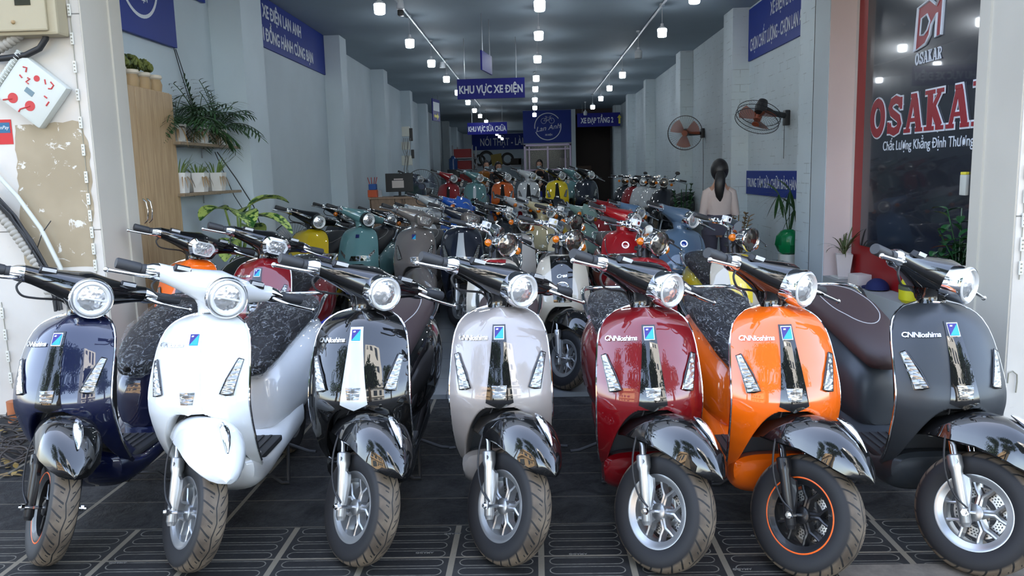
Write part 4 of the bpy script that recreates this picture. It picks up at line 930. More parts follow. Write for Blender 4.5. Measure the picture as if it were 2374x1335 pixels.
# third row
G3 = 'third row of scooters'
TEAL = paint('teal_paint', (98, 140, 144), .35); TAUPE = paint('taupe_paint', (120, 114, 112), .38, .2); DNAVY = paint('dull_navy', (28, 34, 50), .42)
by_lamp(740, 515, dict(strip='none', trim='black', lamps='slant', wrap=0, switch=0, logo=0), 'yellow scooter with a black handlebar cover in the third row', group=G3, paint=paint('golden_yellow', (208, 178, 8), .35), bezel=BLACKP, seat=SEATBLK)
by_lamp(855, 510, dict(strip='none', trim='black', lamps='slant', sqbadge=1), 'teal scooter with slanted front lamps in the third row', group=G3, paint=TEAL, headset=TEAL, bezel=BLACKP)
by_lamp(986, 511, dict(light='hex', badge=1), 'taupe scooter with hexagonal headlight in the third row', group=G3, paint=TAUPE, headset=TAUPE, strip=TAUPE, bezel=TAUPE, lring=TAUPE, fender=TAUPE)
by_lamp(1094, 509, dict(light='hex'), 'dull navy scooter with a silver centre strip in the third row', group=G3, paint=DNAVY, headset=DNAVY, strip=silver_strip, bezel=TAUPE, lring=TAUPE)
GREYW = paint('off_white', (196, 196, 196), .4)
by_lamp(1218, 519, dict(cl, pw=.07), 'off-white retro scooter with chrome headlight behind the red-panelled cream one', group=G3, paint=GREYW, strip=CHROME)
by_lamp(1338, 518, dict(cl, pw=.07), 'pale cream retro scooter with silver handlebar clamp behind the black-panelled one', group=G3, paint=paint('pale_cream', (204, 196, 168), .4), strip=GREYW)
rnd = dict(strip='none', lamps=None, emblem=1, plain=1, trim='none')
CR = paint('bright_red', (158, 10, 24), .3); SB = paint('slate_blue', (84, 108, 134), .32)
by_lamp(1474, 514, dict(rnd), 'bright red round-fronted scooter with a ring emblem in the third row', group=G3, paint=CR, headset=CR, emblem=CR)
by_lamp(1608, 511, dict(rnd), 'slate blue round-fronted scooter with a blue emblem in the third row', group=G3, paint=SB, headset=SB, emblem=paint('emblem_blue', (20, 60, 160)))
# fourth row: small electric bikes with orange indicators
G4 = 'electric bikes with orange indicators'
WP, BLU, DK = paint('bike_white', (198, 202, 206), .35), paint('bike_blue', (30, 92, 190), .3), paint('bike_dark', (26, 30, 40), .35)
SAGE, LBLU = paint('bike_sage', (122, 152, 146), .35), paint('bike_light_blue', (104, 138, 176), .35)
ib = dict(ind=1, strip='none', lamps=None, trim='none', plain=1)
for px, py, p, k, lab in [(806, 500, DK, dict(Y=9.4), 'black electric bike half hidden behind the teal scooter, orange indicator showing'), (909, 509, DK, dict(Y=9.1), 'black electric bike with round lamp between teal and taupe scooters'),
    (997, 501, WP, dict(Y=9.0), 'white electric bike with orange indicator behind the taupe scooter'), (1078, 482, BLU, dict(screen=1, Y=9.5), 'blue electric bike with a pointed blue cowl'), (1183, 497, DK, dict(Y=8.9), 'dark electric bike with small chrome lamp beside the blue one'),
    (1219, 479, WP, dict(screen=1, Y=10.4), 'greyish white electric bike with pointed cowl'), (1277, 492, paint('bike_cream', (206, 196, 160), .4), dict(Y=8.9), 'cream electric bike with a round chrome lamp and orange indicator'),
    (1300, 480, DK, dict(screen=1, Y=10.4), 'black electric bike with a pointed cowl behind the cream one'), (1370, 499, SAGE, dict(screen=1, Y=8.9), 'sage green electric bike with a pointed cowl'),
    (1424, 484, CR, dict(screen=1, Y=10.4), 'red electric bike with a pointed cowl behind the bright red scooter'), (1487, 494, LBLU, dict(Y=8.95), 'light blue electric bike with two orange indicators')]:
    Y_ = k.pop('Y'); by_lamp(px, py, dict(ib, fit=1, **k), lab, Y=Y_, group=G4, cat='electric bike', name='electric_bike', paint=p, headset=p if p is not DK else BLACKP)
by_lamp(1017, 475, dict(strip='none', lamps=None, fit=1), 'white scooter with plain white handlebar cover in front of the desk', Y=10.5, group=G4, paint=WP, headset=WP, bezel=CHROME)
# back row on the raised floor
G5 = 'back row of scooters on the raised floor'
hz = headoff().z
def back(px, py, k, lab, Y=14., **pal): return by_lamp(px, py, dict(dict(trim='chrome', strip='far', lamps='tall', tag=1), **k), lab, Y=Y, z=PLAT, group=G5, **pal)
back(975, 414, dict(strip='none', lamps=None, tag=0), 'dark green scooter half hidden behind the monitor', Y=14.6, paint=paint('dark_green', (22, 60, 52), .35))
back(1053, 411, dict(strip='oval', lamps='slant'), 'dark red scooter on the raised floor, first of the back row', paint=DRED, headset=DRED, strip=BLACKP)
back(1114, 410, dict(strip='oval', lamps='slant'), 'teal scooter in the back row beside the red one', paint=TEAL, headset=TEAL, strip=silver_strip)
back(1178, 408, {}, 'orange scooter in the back row with a black centre strip', paint=paint('dull_orange', (206, 92, 24), .35))
back(1238, 405, {}, 'white scooter in the back row with a black centre strip', paint=WP, headset=WP)
back(1304, 405, {}, 'yellow scooter in the back row with a black centre strip', paint=YELP)
back(1340, 408, dict(strip='none', lamps=None), 'teal scooter set back between the yellow and the navy one', Y=15.2, paint=TEAL, headset=TEAL)
back(1372, 403, dict(tag=0, strip='none'), 'dark navy scooter at the end of the back row', paint=paint('deep_navy', (20, 28, 46), .4))
G6 = 'dark bikes along the right wall'
for i, (x, y, p, lab) in enumerate([(1.50, 14.7, DK, 'black bike, innermost of the row by the right wall'), (1.57, 14.0, DRED, 'dark red bike in the row by the right wall'), (1.64, 13.3, WP, 'greyish white bike in the row by the right wall, beside the red one'),
                                    (1.70, 12.6, WP, 'second greyish white bike in the row by the right wall'), (1.76, 11.9, DK, 'black bike with a round mirror, nearest of the row by the right wall')]):
    scooter(lab, x, y, dict(classic=1, lamps=None, strip='none', trim='none', plain=1, mirror=(i in (1, 4)), scale=.84) if i != 2 else dict(ib, ind=0, scale=.86), 20, yaw=-33, z=PLAT, group=G6, cat='bike', name='electric_motorbike', paint=p)

# ---------------------------------------------------------------- left side furniture
def woodmat(name, a, c, sc=(14, 14, .8)):
    m = Mat(name, lin(*a), .5); n = m.noise(3, 5, .6, m.scaled(sc), dist=1.5); m.set('Base Color', m.mix(n.ramp(.35, .65), lin(*a), lin(*c))); return m.m
OAK = woodmat('oak_veneer', (186, 158, 120), (160, 130, 94)); SHELFW = woodmat('shelf_wood', (150, 132, 108), (120, 102, 80), (2, 14, 14))
t = thing('wardrobe_cabinet', 'tall light oak two-door cabinet by the left entrance pillar', 'cabinet', (-2.78, 5.2, FL))
b = B(); b.bb(0.002, .16, .01, .65, 0, 2.04, .004); obj('body', b, OAK, t, smooth=False)
for k in (0, 1):
    b = B(); b.bb(.16, .178, (.012, .098)[k], (.094, .645)[k], .04, 2.03, .003); d = obj('door', b, OAK, t, smooth=False)
    yy = (.066, .126)[k]; b = B(); b.tube([(.178, yy, 1.14), (.20, yy, 1.16), (.208, yy, 1.22), (.20, yy, 1.28), (.178, yy, 1.30)], .005, 8); obj('handle', b, CHROME, d)
def shelf(y0, y1, z, lab):
    t = thing('wall_shelf', lab, 'shelf', (-2.78, y0, z)); b = B(); b.bb(0.002, .23, 0, y1-y0, -.022, 0, .002); obj('board', b, SHELFW, t, smooth=False)
    for q in (.3, .75): b = B(); yy = (y1-y0)*q; b.tube([(.01, yy, -.10), (.012, yy, -.028), (.16, yy, -.026)], .006, 6); obj('bracket', b, SILVER, t)
shelf(5.80, 7.0, 1.725, 'upper wooden wall shelf carrying the palm pots'); shelf(5.80, 6.95, 1.35, 'lower wooden wall shelf carrying three small grass pots')
POT = Mat('white_pot', lin(214, 212, 206), .5).m; SOIL = Mat('soil', (.05, .035, .025), .9).m
def leafmat(name, a, c, rough=.45, spots=False):
    m = Mat(name, lin(*a), rough); n = m.noise(6 if not spots else 22, 4, .6, m.coord()); m.set('Base Color', m.mix(n.ramp(.35, .65) if not spots else n.ramp(.46, .52), lin(*a), lin(*c))); return m.m
LPALM = leafmat('palm_leaf', (34, 62, 34), (52, 86, 44)); LGRASS = leafmat('grass_leaf', (92, 126, 56), (146, 164, 90)); LDRY = leafmat('dry_leaf', (130, 104, 72), (160, 130, 92)); LZZ = leafmat('zz_leaf', (24, 60, 34), (40, 88, 44), .3)
LDIE = leafmat('dieffenbachia_leaf', (40, 84, 36), (176, 196, 104), .4, True); LSUC = leafmat('succulent_leaf', (44, 62, 40), (120, 124, 50))
def blade(b, o, d, L, w, droop=.6, n=6, side=None, fold=.0):
    o = Vector(o); d = Vector(d).normalized(); s = side or d.cross(Vector((0, 0, 1)))
    if s.length < 1e-3: s = Vector((1, 0, 0))
    s.normalize(); prev = None; p = o.copy(); dd = d.copy()
    for k in range(n+1):
        t = k/n; ww = w*(sin(pi*min(1, t*.92+.06))**.8)/2+.0004; up = s.cross(dd).normalized()*fold*ww
        cur = [b.v(p-s*ww+up), b.v(p), b.v(p+s*ww+up)]
        if prev: b.f([prev[0], prev[1], cur[1], cur[0]]); b.f([prev[1], prev[2], cur[2], cur[1]])
        prev = cur; dd = (dd+Vector((0, 0, -1))*droop/n).normalized(); p = p+dd*(L/n)
def frond(b, o, d, L, n=12, w=.012, ll=.11, droop=1.1):
    p = Vector(o); dd = Vector(d).normalized(); pts = [p.copy()]
    for k in range(n):
        dd = (dd+Vector((0, 0, -1))*droop/n).normalized(); p = p+dd*(L/n); pts.append(p.copy()); s = dd.cross(Vector((0, 0, 1))).normalized()
        if k > 1:
            for q in (-1, 1): blade(b, p, (dd*.6+s*q+Vector((0, 0, random.uniform(-.25, .15)))), ll*(1-.5*abs(k/n-.5)), w, .5, 3)
    b.tube(pts, [.003]*len(pts), 4, False)
def hexpot(b, r, h, r2=None, n=6, o=(0, 0, 0)):
    r2 = r2 or r*1.2; b.loft([[Vector(o)+Vector((q*cos(2*pi*k/n+.5), q*sin(2*pi*k/n+.5), z)) for k in range(n)] for q, z in ((r, 0), (r2, h), (r2*.92, h), (r2*.9, h-.02))])
def palm_pot(x, y, z, lab, L=.42, nf=13, seed=1):
    random.seed(seed); t = thing('potted_palm', lab, 'plant', (x, y, z), 0, 'palms on the upper shelf')
    b = B(); hexpot(b, .055, .135, .075, 4); obj('pot', b, POT, t, smooth=False); b = B(); b.bb(-.07, .07, -.07, .07, 0, .012, .003); obj('saucer', b, POT, t, smooth=False)
    b = B(); b.cyl((0, 0, .11), (0, 0, .118), .06, n=12); obj('soil', b, SOIL, t)
    b = B()
    for k in range(nf):
        a = 2*pi*k/nf+random.uniform(-.3, .3); e = random.uniform(.25, 2.2)
        d = Vector((cos(a)*.9+.15, sin(a), e)); 
        if d.x < 0: d.x *= .12
        frond(b, (0, 0, .12), d, L*random.uniform(.7, 1.1), 11, .013, .12, random.uniform(.9, 1.7))
    obj('fronds', b, LPALM, t, smooth=False); b = B()
    for k in range(16):
        a = random.uniform(-1.8, 1.8); blade(b, (0, 0, .13), (cos(a), sin(a), .3), random.uniform(.14, .26), .01, 2.6, 6)
    obj('dry_leaves', b, LDRY, t, smooth=False)
palm_pot(-2.66, 6.0, 1.726, 'bushy palm in a white square pot, nearest the cabinet on the upper shelf', .42, 24, 3)
palm_pot(-2.66, 6.42, 1.726, 'middle palm of the three on the upper shelf, with brown hanging leaves', .38, 22, 5); palm_pot(-2.66, 6.80, 1.726, 'palm at the far end of the upper shelf by the wall pier', .44, 22, 8)
for i, (y, lab) in enumerate(((5.95, 'white hexagonal pot with dense grass leaves beside the cabinet'), (6.30, 'white hexagonal grass pot in the middle of the lower shelf'), (6.66, 'white hexagonal grass pot at the far end of the lower shelf'))):
    random.seed(20+i); t = thing('potted_grass', lab, 'plant', (-2.66, y, 1.351), 0, 'grass pots on the lower shelf'); b = B(); hexpot(b, .075, .15, .093); obj('pot', b, POT, t, smooth=False)
    b = B(); b.cyl((0, 0, .12), (0, 0, .132), .07, n=12); obj('soil', b, SOIL, t); b = B()
    for k in range(34): a = random.uniform(0, 2*pi); blade(b, (.04*cos(a), .04*sin(a), .13), (cos(a)*.4, sin(a)*.5, 1), random.uniform(.08, .2 if i != 1 else .14), .008, random.uniform(.3, 1.6), 5)
    obj('grass_leaves', b, LGRASS, t, smooth=False); b = B()
    for k in range(8): a = random.uniform(-1.2, 1.2); blade(b, (.05, .03*sin(a), .135), (cos(a), sin(a), .2), .13, .007, 2.8, 5)
    obj('dry_leaves', b, LDRY, t, smooth=False)
# succulents in jars on the cabinet
JAR = Mat('kraft_jar', lin(168, 140, 100), .6).m; CLOTH = Mat('jar_cloth', lin(214, 202, 182), .8).m
for i, (px, r_) in enumerate(((300, .075), (327, .085), (350, .078), (368, .06))):
    random.seed(40+i); q = atX(px, 190, -2.69); t = thing('jar_plant', ['dark succulent in a jar, nearest on top of the cabinet', 'large green succulent in a cloth-topped jar on the cabinet', 'yellowish succulent in a jar on the cabinet', 'small empty kraft jar at the end of the cabinet top'][i], 'plant', (-2.69, 5.255+i*.165, 2.071), 0, 'jars on top of the cabinet')
    b = B(); b.lathe([(0, .0001), (0, .055), (.05, .062), (.09, .05), (.1, .052), (.1, .0001)], 'Z', 16); obj('jar', b, JAR, t); b = B(); b.lathe([(.085, .054), (.095, .064), (.115, .060), (.118, .0001)], 'Z', 16); obj('cloth_top', b, CLOTH, t)
    if i < 3:
        b = B()
        for k in range(170):
            a = random.uniform(0, 2*pi); e = random.uniform(0, 1); c = Vector((r_*cos(a)*sqrt(1-e*e), r_*1.05*sin(a)*sqrt(1-e*e), .13+r_*e*.9)); b.ball(c, random.uniform(.006, .010), 6, 4, (1, 1, 1.7))
        obj('succulent_leaves', b, LSUC, t)
# dieffenbachia on the floor
random.seed(3); q = atY(515, 560, 6.6); t = thing('dieffenbachia', 'large plant with yellow-green mottled leaves under the lower shelf', 'plant', (-2.42, 6.45, FL)); b = B(); b.lathe([(0, .0001), (0, .13), (.5, .17), (.5, .15), (.48, .0001)], 'Z', 20); obj('pot', b, Mat('grey_pot', (.3, .31, .32), .6).m, t); b = B(); st = B()
for a, L, h, e in ((-.2, .42, .78, .35), (.6, .36, .84, .9), (-1.0, .40, .80, .5), (-1.5, .34, .62, .2), (.1, .36, .60, .0), (1.4, .3, .7, .3), (1.9, .32, .8, .6), (-2.0, .30, .84, .5)):
    h += .30; o_ = Vector((.05*cos(a), .05*sin(a), h)); d = Vector((cos(a), sin(a), e)); st.tube([(0, 0, .48), (.02*cos(a), .02*sin(a), h*.7), o_+d.normalized()*.08], .009, 6); blade(b, o_+d.normalized()*.06, d, L, .19, 1.3, 9, fold=.35)
obj('leaves', b, LDIE, t); obj('stems', st, LGRASS, t)
random.seed(9); t = thing('low_fern', 'low leafy fern on the floor behind the dark red scooter', 'plant', (-2.25, 6.9, FL)); b = B(); b.lathe([(0, .0001), (0, .1), (.42, .13), (.42, .0001)], 'Z', 16); obj('pot', b, POT, t); b = B()
for k in range(30): a = random.uniform(0, 2*pi); blade(b, (0, 0, .42), (cos(a), sin(a), 1.2), random.uniform(.14, .26), .02, 1.4, 5)
obj('leaves', b, LPALM, t, smooth=False)
# wires on the left wall
BLK = Mat('black_cable', (.02, .02, .022), .5).m
b = B(); b.tube([(-2.77, 6.33, 2.46), (-2.765, 6.4, 2.3), (-2.765, 6.55, 2.05), (-2.765, 6.6, 1.9)], .0035, 6); b.tube([(-2.77, 6.36, 2.46), (-2.765, 6.45, 2.3), (-2.765, 6.6, 2.0)], .0035, 6); tag(obj('sign_wire', b, BLK), 'two black wires hanging from the round-logo sign behind the palms', 'wire')
b = B(); b.tube([(-2.74, 6.95, 1.68), (-2.6, 6.97, 1.45), (-2.49, 7.05, 1.2), (-2.46, 7.2, .9), (-2.46, 7.3, .5)], .005, 6); b.tube([(-2.74, 6.9, 1.68), (-2.62, 6.95, 1.3), (-2.47, 7.0, 1.0), (-2.46, 7.02, .5)], .004, 6); tag(obj('wall_wire', b, BLK), 'two thin black wires running down from the shelf end to the floor', 'wire')

# ---------------------------------------------------------------- things on the left entrance pillar
YF = 4.75
def onf(px, py, d=0.): return atY(px, py, YF-d)
BEIGE = Mat('meter_box_plastic', lin(176, 164, 136), .5); BEIGE.bump(BEIGE.noise(30, 4), .2, .003); BEIGE = BEIGE.m; OFFW = Mat('box_plastic', lin(206, 208, 200), .4).m; REDP = Mat('red_marker', lin(196, 62, 60), .6).m; CORR = Mat('corrugated_conduit', lin(164, 158, 148), .6).m
a, c = onf(-60, -20, .12), onf(134, 66, .12); t = thing('electric_meter_box', 'weathered beige electric meter box at the top left corner', 'meter box', ((a.x+c.x)/2, YF, (a.z+c.z)/2))
w_, h_ = c.x-a.x, .34; b = B(); b.bb(-w_/2, w_/2, -.12, -.001, -h_/2+.03, h_/2+.2, .015); obj('case', b, BEIGE, t, smooth=False); b = B(); b.bb(-w_/2+.04, w_/2-.05, -.14, -.12, -h_/2+.05, h_/2+.2, .01); cv = obj('cover', b, BEIGE, t, smooth=False)
b = B(); b.bb(w_/2-.22, w_/2-.13, -.143, -.14, .02, .10); obj('window', b, Mat('meter_window', (.03, .035, .03), .1).m, cv, smooth=False); b = B(); b.ball((w_/2-.24, -.142, -.07), .012, 8, 5); obj('screw', b, JAR, cv)
# thick cable loop
b = B(); b.tube([tuple(onf(*p, .06)) for p in ((105, 70), (106, 90), (92, 112), (60, 128), (20, 134), (-40, 140))], .018, 10); tag(obj('power_cable', b, BLK), 'thick black cable curving out of the beige meter box', 'cable')
def corr(pts, r, name, lab, mat=CORR):
    pts = [Vector(p) for p in pts]; out, rr = [], []; tot = 0
    for p, q in zip(pts, pts[1:]):
        n = max(2, int((q-p).length/.009))
        for k in range(n): out.append(p.lerp(q, k/n)); rr.append(r*(1.0 if (len(rr) % 3) else .80))
    b = B(); b.tube(out, rr, 12); return tag(obj(name, b, mat), lab, 'conduit')
corr([onf(*p, .07) for p in ((48, 78), (20, 100), (-20, 122))], .030, 'corrugated_conduit', 'short grey corrugated conduit under the meter box')
corr([onf(*p, .07) for p in ((-30, 470), (20, 520), (60, 575), (95, 625), (112, 660), (118, 700))], .030, 'corrugated_conduit', 'long grey corrugated conduit slanting behind the dark blue scooter')
b = B(); b.tube([tuple(onf(*p, .05)) for p in ((-30, 380), (40, 455), (95, 530), (140, 620), (150, 665))], .013, 10); tag(obj('white_pipe', b, OFFW), 'thin white pipe slanting down the left pillar beside the black cables', 'pipe')
b = B(); random.seed(5)
for k in range(9): o_ = random.uniform(-9, 9); b.tube([tuple(onf(px+o_+random.uniform(-2, 2), py+random.uniform(-3, 3), .06+random.uniform(0, .03))) for px, py in ((-30, 440), (30, 500), (70, 560), (105, 620), (128, 665), (135, 720))], .0075, 6)
tag(obj('cable_bundle', b, BLK), 'bundle of black cables slanting down the left pillar', 'cables', kind='stuff')
b = B(); b.tube([tuple(onf(*p, .05)) for p in ((118, 512), (98, 540), (88, 570), (80, 610), (92, 640))], .003, 5); b.tube([tuple(onf(*p, .09)) for p in ((75, 575), (70, 600), (95, 620), (100, 640))], .003, 5); tag(obj('tie_wire', b, BLK), 'thin tie wire hooked round the corrugated conduit', 'wire')
# junction box, turned
cx_ = onf(84, 212, .0); M = Matrix.Translation((cx_.x, YF-.035, cx_.z)) @ Matrix.Rotation(radians(40), 4, 'Y'); t = thing('junction_box', 'white tilted junction box with red painted marks on the left pillar', 'junction box'); t.matrix_world = M
b = B(); b.bb(-.15, .17, -.035, .034, -.15, .15, .02); obj('box', b, OFFW, t)
b = B()
for k in range(15): b.tube([(-.185, -.03, -.14+k*.02), (-.165, -.045, -.137+k*.02), (-.145, -.037, -.14+k*.02)], .003, 5)
b.cyl((-.17, -.02, -.15), (-.17, -.02, .15), .018, n=10); obj('ribbed_hinge', b, OFFW, t)
b = B(); 
def dot(x, z, r): b.cyl((x, -.0365, z), (x, -.035, z), r, n=16)
dot(.0, .085, .018); dot(.055, -.07, .03); dot(-.05, -.095, .03)
for q in ([(-.1, .09), (-.08, .1), (-.07, .075)], [(-.09, .04), (-.07, .035)], [(-.045, .055), (-.03, .06), (-.04, .03), (-.02, .03)], [(.04, .11), (.06, .09)], [(.075, .12), (.1, .115), (.1, .09), (.085, .08)], [(.09, .03), (.11, .03)], [(.13, .02), (.13, -.01)], [(-.05, -.1), (-.09, -.14)], [(.055, -.07), (.02, -.12), (.02, -.14)]): b.tube([(x, -.036, z) for x, z in q], .0045, 5)
obj('red_marks', b, REDP, t); b = B(); b.bb(-.02, .035, -.037, -.035, -.02, .01); obj('sticker', b, Mat('small_sticker', lin(110, 132, 140), .5).m, t, smooth=False)
# stickers and torn poster
a, c = onf(-20, 278), onf(32, 334); t = thing('card_sticker', 'red and blue payment card sticker at the left edge of the pillar', 'sticker', (0, 0, 0))
b = B(); b.bb(a.x, c.x, YF-.003, YF-.001, c.z, a.z); obj('red_sheet', b, Mat('sticker_red', lin(200, 30, 40), .4).m, t, smooth=False); m_ = onf(23, 300); b = B(); b.bb(a.x, m_.x+.003, YF-.0045, YF-.003, onf(20, 308).z, onf(20, 284).z); obj('blue_field', b, Mat('sticker_blue', lin(20, 100, 140), .4).m, t, smooth=False)
lettering('UnionPay', NY(Vector((onf(2, 300).x, YF-.0055, onf(2, 300).z))), WHT, t, .11, .022, shear=.3)
m = Mat('torn_paper', lin(176, 158, 130), .8); p_ = m.pos(); n = m.noise(9, 6, .72, vec=p_, dist=.6); m.set('Base Color', m.mix(n.ramp(.60, .62), m.mix(m.noise(3, 3, vec=p_).ramp(.3, .7), lin(178, 162, 136), lin(162, 146, 120)), lin(222, 216, 206))); TORN = m.m
random.seed(11); b = B(); P0 = [(35, 290), (185, 280), (205, 330), (212, 420), (222, 620), (60, 618), (48, 520), (40, 400)]; out = []
for (p, q) in zip(P0, P0[1:]+P0[:1]):
    for k in range(8): t_ = k/8; out.append((p[0]*(1-t_)+q[0]*t_+random.uniform(-3, 3), p[1]*(1-t_)+q[1]*t_+random.uniform(-3, 3)))
vs = [b.v(onf(*p, .0015)) for p in out]; b.f(vs); tag(obj('torn_poster', b, TORN, smooth=False), 'tan patch of torn poster paper on the left entrance pillar', 'torn poster')
# LED strips
LEDP = Mat('led_module', lin(222, 220, 210), .4).m; LEDD = Mat('led_dot', lin(150, 146, 130), .4).m
def ledstrip(pts, lab, n):
    t = thing('led_strip', lab, 'led strip'); b = B(); b.tube([tuple(p) for p in pts], .0022, 5); obj('wire', b, LEDD, t)
    L = [(pts[i]+(pts[i+1]-pts[i])*f) for i in range(len(pts)-1) for f in (0,)]+[pts[-1]]
    for k in range(n):
        u = (k+.5)/n*(len(pts)-1); i = min(int(u), len(pts)-2); p = pts[i].lerp(pts[i+1], u-i); d = (pts[i+1]-pts[i]).normalized(); b = B(); R_ = d.to_track_quat('Z', 'Y').to_matrix(); b.box(p+Vector((0, -.006, 0)), (.018, .009, .068), .002, Matrix(((1, 0, 0), (0, 1, 0), (0, 0, 1)))); b.mi = 1
        for q in (-.02, 0, .02): b.cyl(p+Vector((0, -.0105, q)), p+Vector((0, -.0125, q)), .0045, n=8)
        obj('led_module', b, [LEDP, LEDD], t, smooth=False)
ledstrip([Vector((-2.67, YF-.004, z)) for z in (3.0, 2.2, 1.4, .9)], 'white LED module strip down the corner of the left pillar', 15)
ledstrip([atY(4, 700, YF)+Vector((0, -.004, 0)), atY(18, 800, YF)+Vector((0, -.004, 0)), atY(30, 900, YF)+Vector((0, -.004, 0))], 'short white LED module strip low at the left edge behind the blue scooter', 4)
ledstrip([Vector((2.40, 3.996, z)) for z in (2.6, 2.0, 1.4, .85)], 'white LED module strip down the corner of the right pillar', 14)
b = B(); q = [atY(px, py, 3.99) for px, py in ((2336, 888), (2338, 865), (2348, 860), (2358, 868), (2358, 885), (2355, 910))]; b.tube([tuple(p) for p in q], .0035, 6); tag(obj('loose_led_wire', b, LEDD), 'loose hooked wire end sticking out of the right pillar', 'wire')
# leaves and clutter at the foot of the left pillar
random.seed(4); b = B()
for k in range(40): p = atZ(random.uniform(-20, 45), random.uniform(985, 1115), .01); blade(b, (p.x, p.y, .012), (random.uniform(-1, 1), random.uniform(-1, 1), .3), random.uniform(.03, .06), .028, .9, 3)
tag(obj('fallen_leaves', b, leafmat('fallen_leaf', (170, 140, 50), (120, 96, 60)), smooth=False), 'yellow and brown fallen leaves at the foot of the left pillar', 'leaves', kind='stuff')
random.seed(6); b = B()
for k in range(13):
    p = atZ(random.uniform(-10, 50), random.uniform(960, 1080), .02); pts = [(p.x, p.y, .02)]
    ph, rr_ = random.uniform(0, 6), random.uniform(.06, .13)
    for j in range(26): a_ = ph+j*.33; pts.append((p.x+rr_*cos(a_)+.006*j, p.y+rr_*.7*sin(a_), .012+.07*abs(sin(a_*.7+ph))))
    b.tube(pts[1:], .0045, 7)
tag(obj('tangled_wires', b, Mat('old_wire', (.05, .04, .035), .7).m), 'tangle of old wires at the foot of the left pillar', 'wires', kind='stuff')
b = B(); q = atZ(10, 990, 0); b.cyl((q.x, YF-.07, 0), (q.x+.0, YF-.07, .13), .045, n=16); tag(obj('orange_pipe', b, Mat('terracotta_pipe', lin(170, 100, 60), .6).m), 'short orange-brown pipe stub at the foot of the left pillar', 'pipe')

# ---------------------------------------------------------------- right side things
t = thing('potted_plant', 'drooping spider plant in a white pot on the ledge by the red panel', 'plant', (*atX(1955, 640, 2.455).xy, .538)); hy = t.location.y
b = B(); hexpot(b, .058, .19, .088, 4); obj('pot', b, Mat('pink_white_pot', lin(216, 206, 202), .5).m, t, smooth=False); b = B(); b.bb(-.075, .075, -.09, .075, 0, .012, .003); obj('saucer', b, POT, t, smooth=False); random.seed(14); b = B()
for k in range(26):
    a = random.uniform(0, 2*pi); blade(b, (.01*cos(a), .01*sin(a), .19), (cos(a)*.5*(.4 if cos(a) > 0 else 1), sin(a)*.7, 1.2), random.uniform(.16, .34), .012, random.uniform(1.0, 2.6), 7)
obj('leaves', b, leafmat('spider_leaf', (70, 84, 44), (104, 100, 60)), t, smooth=False)
b = B(); M = Matrix.Rotation(radians(10), 3, 'Z'); q = atX(1975, 642, 2.42); b.box((2.43, q.y-.12, .538+.04), (.11, .14, .08), .006, M); tag(obj('paper_box', b, CAR), 'small white folded paper box beside the pot on the ledge', 'box')
q = atX(2020, 660, 2.44); t = thing('blue_cap', 'dark blue baseball cap lying on the ledge', 'cap', (2.44, q.y-.1, .538)); CAPB = Mat('navy_cloth', lin(20, 30, 84), .8).m
b = B(); b.ball((0, 0, 0.008), .082, 20, 10, (1, 1, .95)); bmesh.ops.delete(b.bm, geom=[v for v in b.bm.verts if v.co.z < 0.0], context='VERTS'); obj('crown', b, CAPB, t); b = B(); b.loft([[Vector((.07*cos(a)*1.0, .07+.11*sin(a)*s_, z)) for a in [pi*k/12 for k in range(13)]] for z, s_ in ((.004, 1), (.012, 1.))]); obj('brim', b, CAPB, t)
q = atX(2112, 680, 2.43); t = thing('yellow_bag', 'small yellow bag with a grey band on the ledge behind the grey scooter', 'bag', (2.43, q.y, .538)); b = B(); b.loft([sring((0, 0, z), r, r*1.1, 2.6, 18, 'Z') for z, r in ((0, .05), (.02, .068), (.10, .07), (.15, .05), (.165, .03))]); obj('body', b, Mat('yellow_cloth', lin(206, 196, 20), .6).m, t); b = B(); b.loft([sring((0, 0, z), r, r*1.1, 2.6, 18, 'Z') for z, r in ((.085, .0715), (.115, .0712))], False); obj('band', b, Mat('grey_band', lin(86, 90, 70), .7).m, t)  # small yellow cloth bag with a grey band
t = thing('rubber_plant', 'dark leafy shrub against the black panel beside the right pillar', 'plant', (2.36, 4.62, .538)); b = B(); b.lathe([(0, .0001), (0, .07), (.12, .085), (.12, .0001)], 'Z', 16, o=(.07, 0, 0)); obj('pot', b, POT, t); random.seed(22); b = B(); sm = B()
for k in range(11):
    a = random.uniform(-1.9, 1.9)+pi/2*3; h = random.uniform(.25, .55); tip = Vector((.07+.12*cos(a), .25*sin(a)+random.uniform(-.05, .3), .12+h)); tip.x = min(tip.x, .12); sm.tube([(.07, 0, .1), (.07+(tip.x-.07)*.3, tip.y*.4, .12+h*.6), tuple(tip)], .004, 5)
    for j in range(9): f_ = .35+.65*j/8; p = Vector((.07, 0, .1)).lerp(tip, f_); d = Vector((random.uniform(-1, .25), random.uniform(-1, 1), random.uniform(-.1, .7))); blade(b, p, d, random.uniform(.08, .13), .045, .7, 4, fold=.3)
obj('leaves', b, LZZ, t, smooth=False); obj('stems', sm, LZZ, t)
q = atX(2252, 430, 2.52); b = B(); b.box((2.513, 4.77, 1.30), (.02, .07, .12), .005); t = tag(obj('wall_switch', b, OFFW), 'small white box with yellow tape on the panel beside the right pillar', 'switch box'); b = B(); b.box((2.513, 4.77, 1.368), (.021, .06, .016), .003); obj('yellow_tape', b, YEL, t)
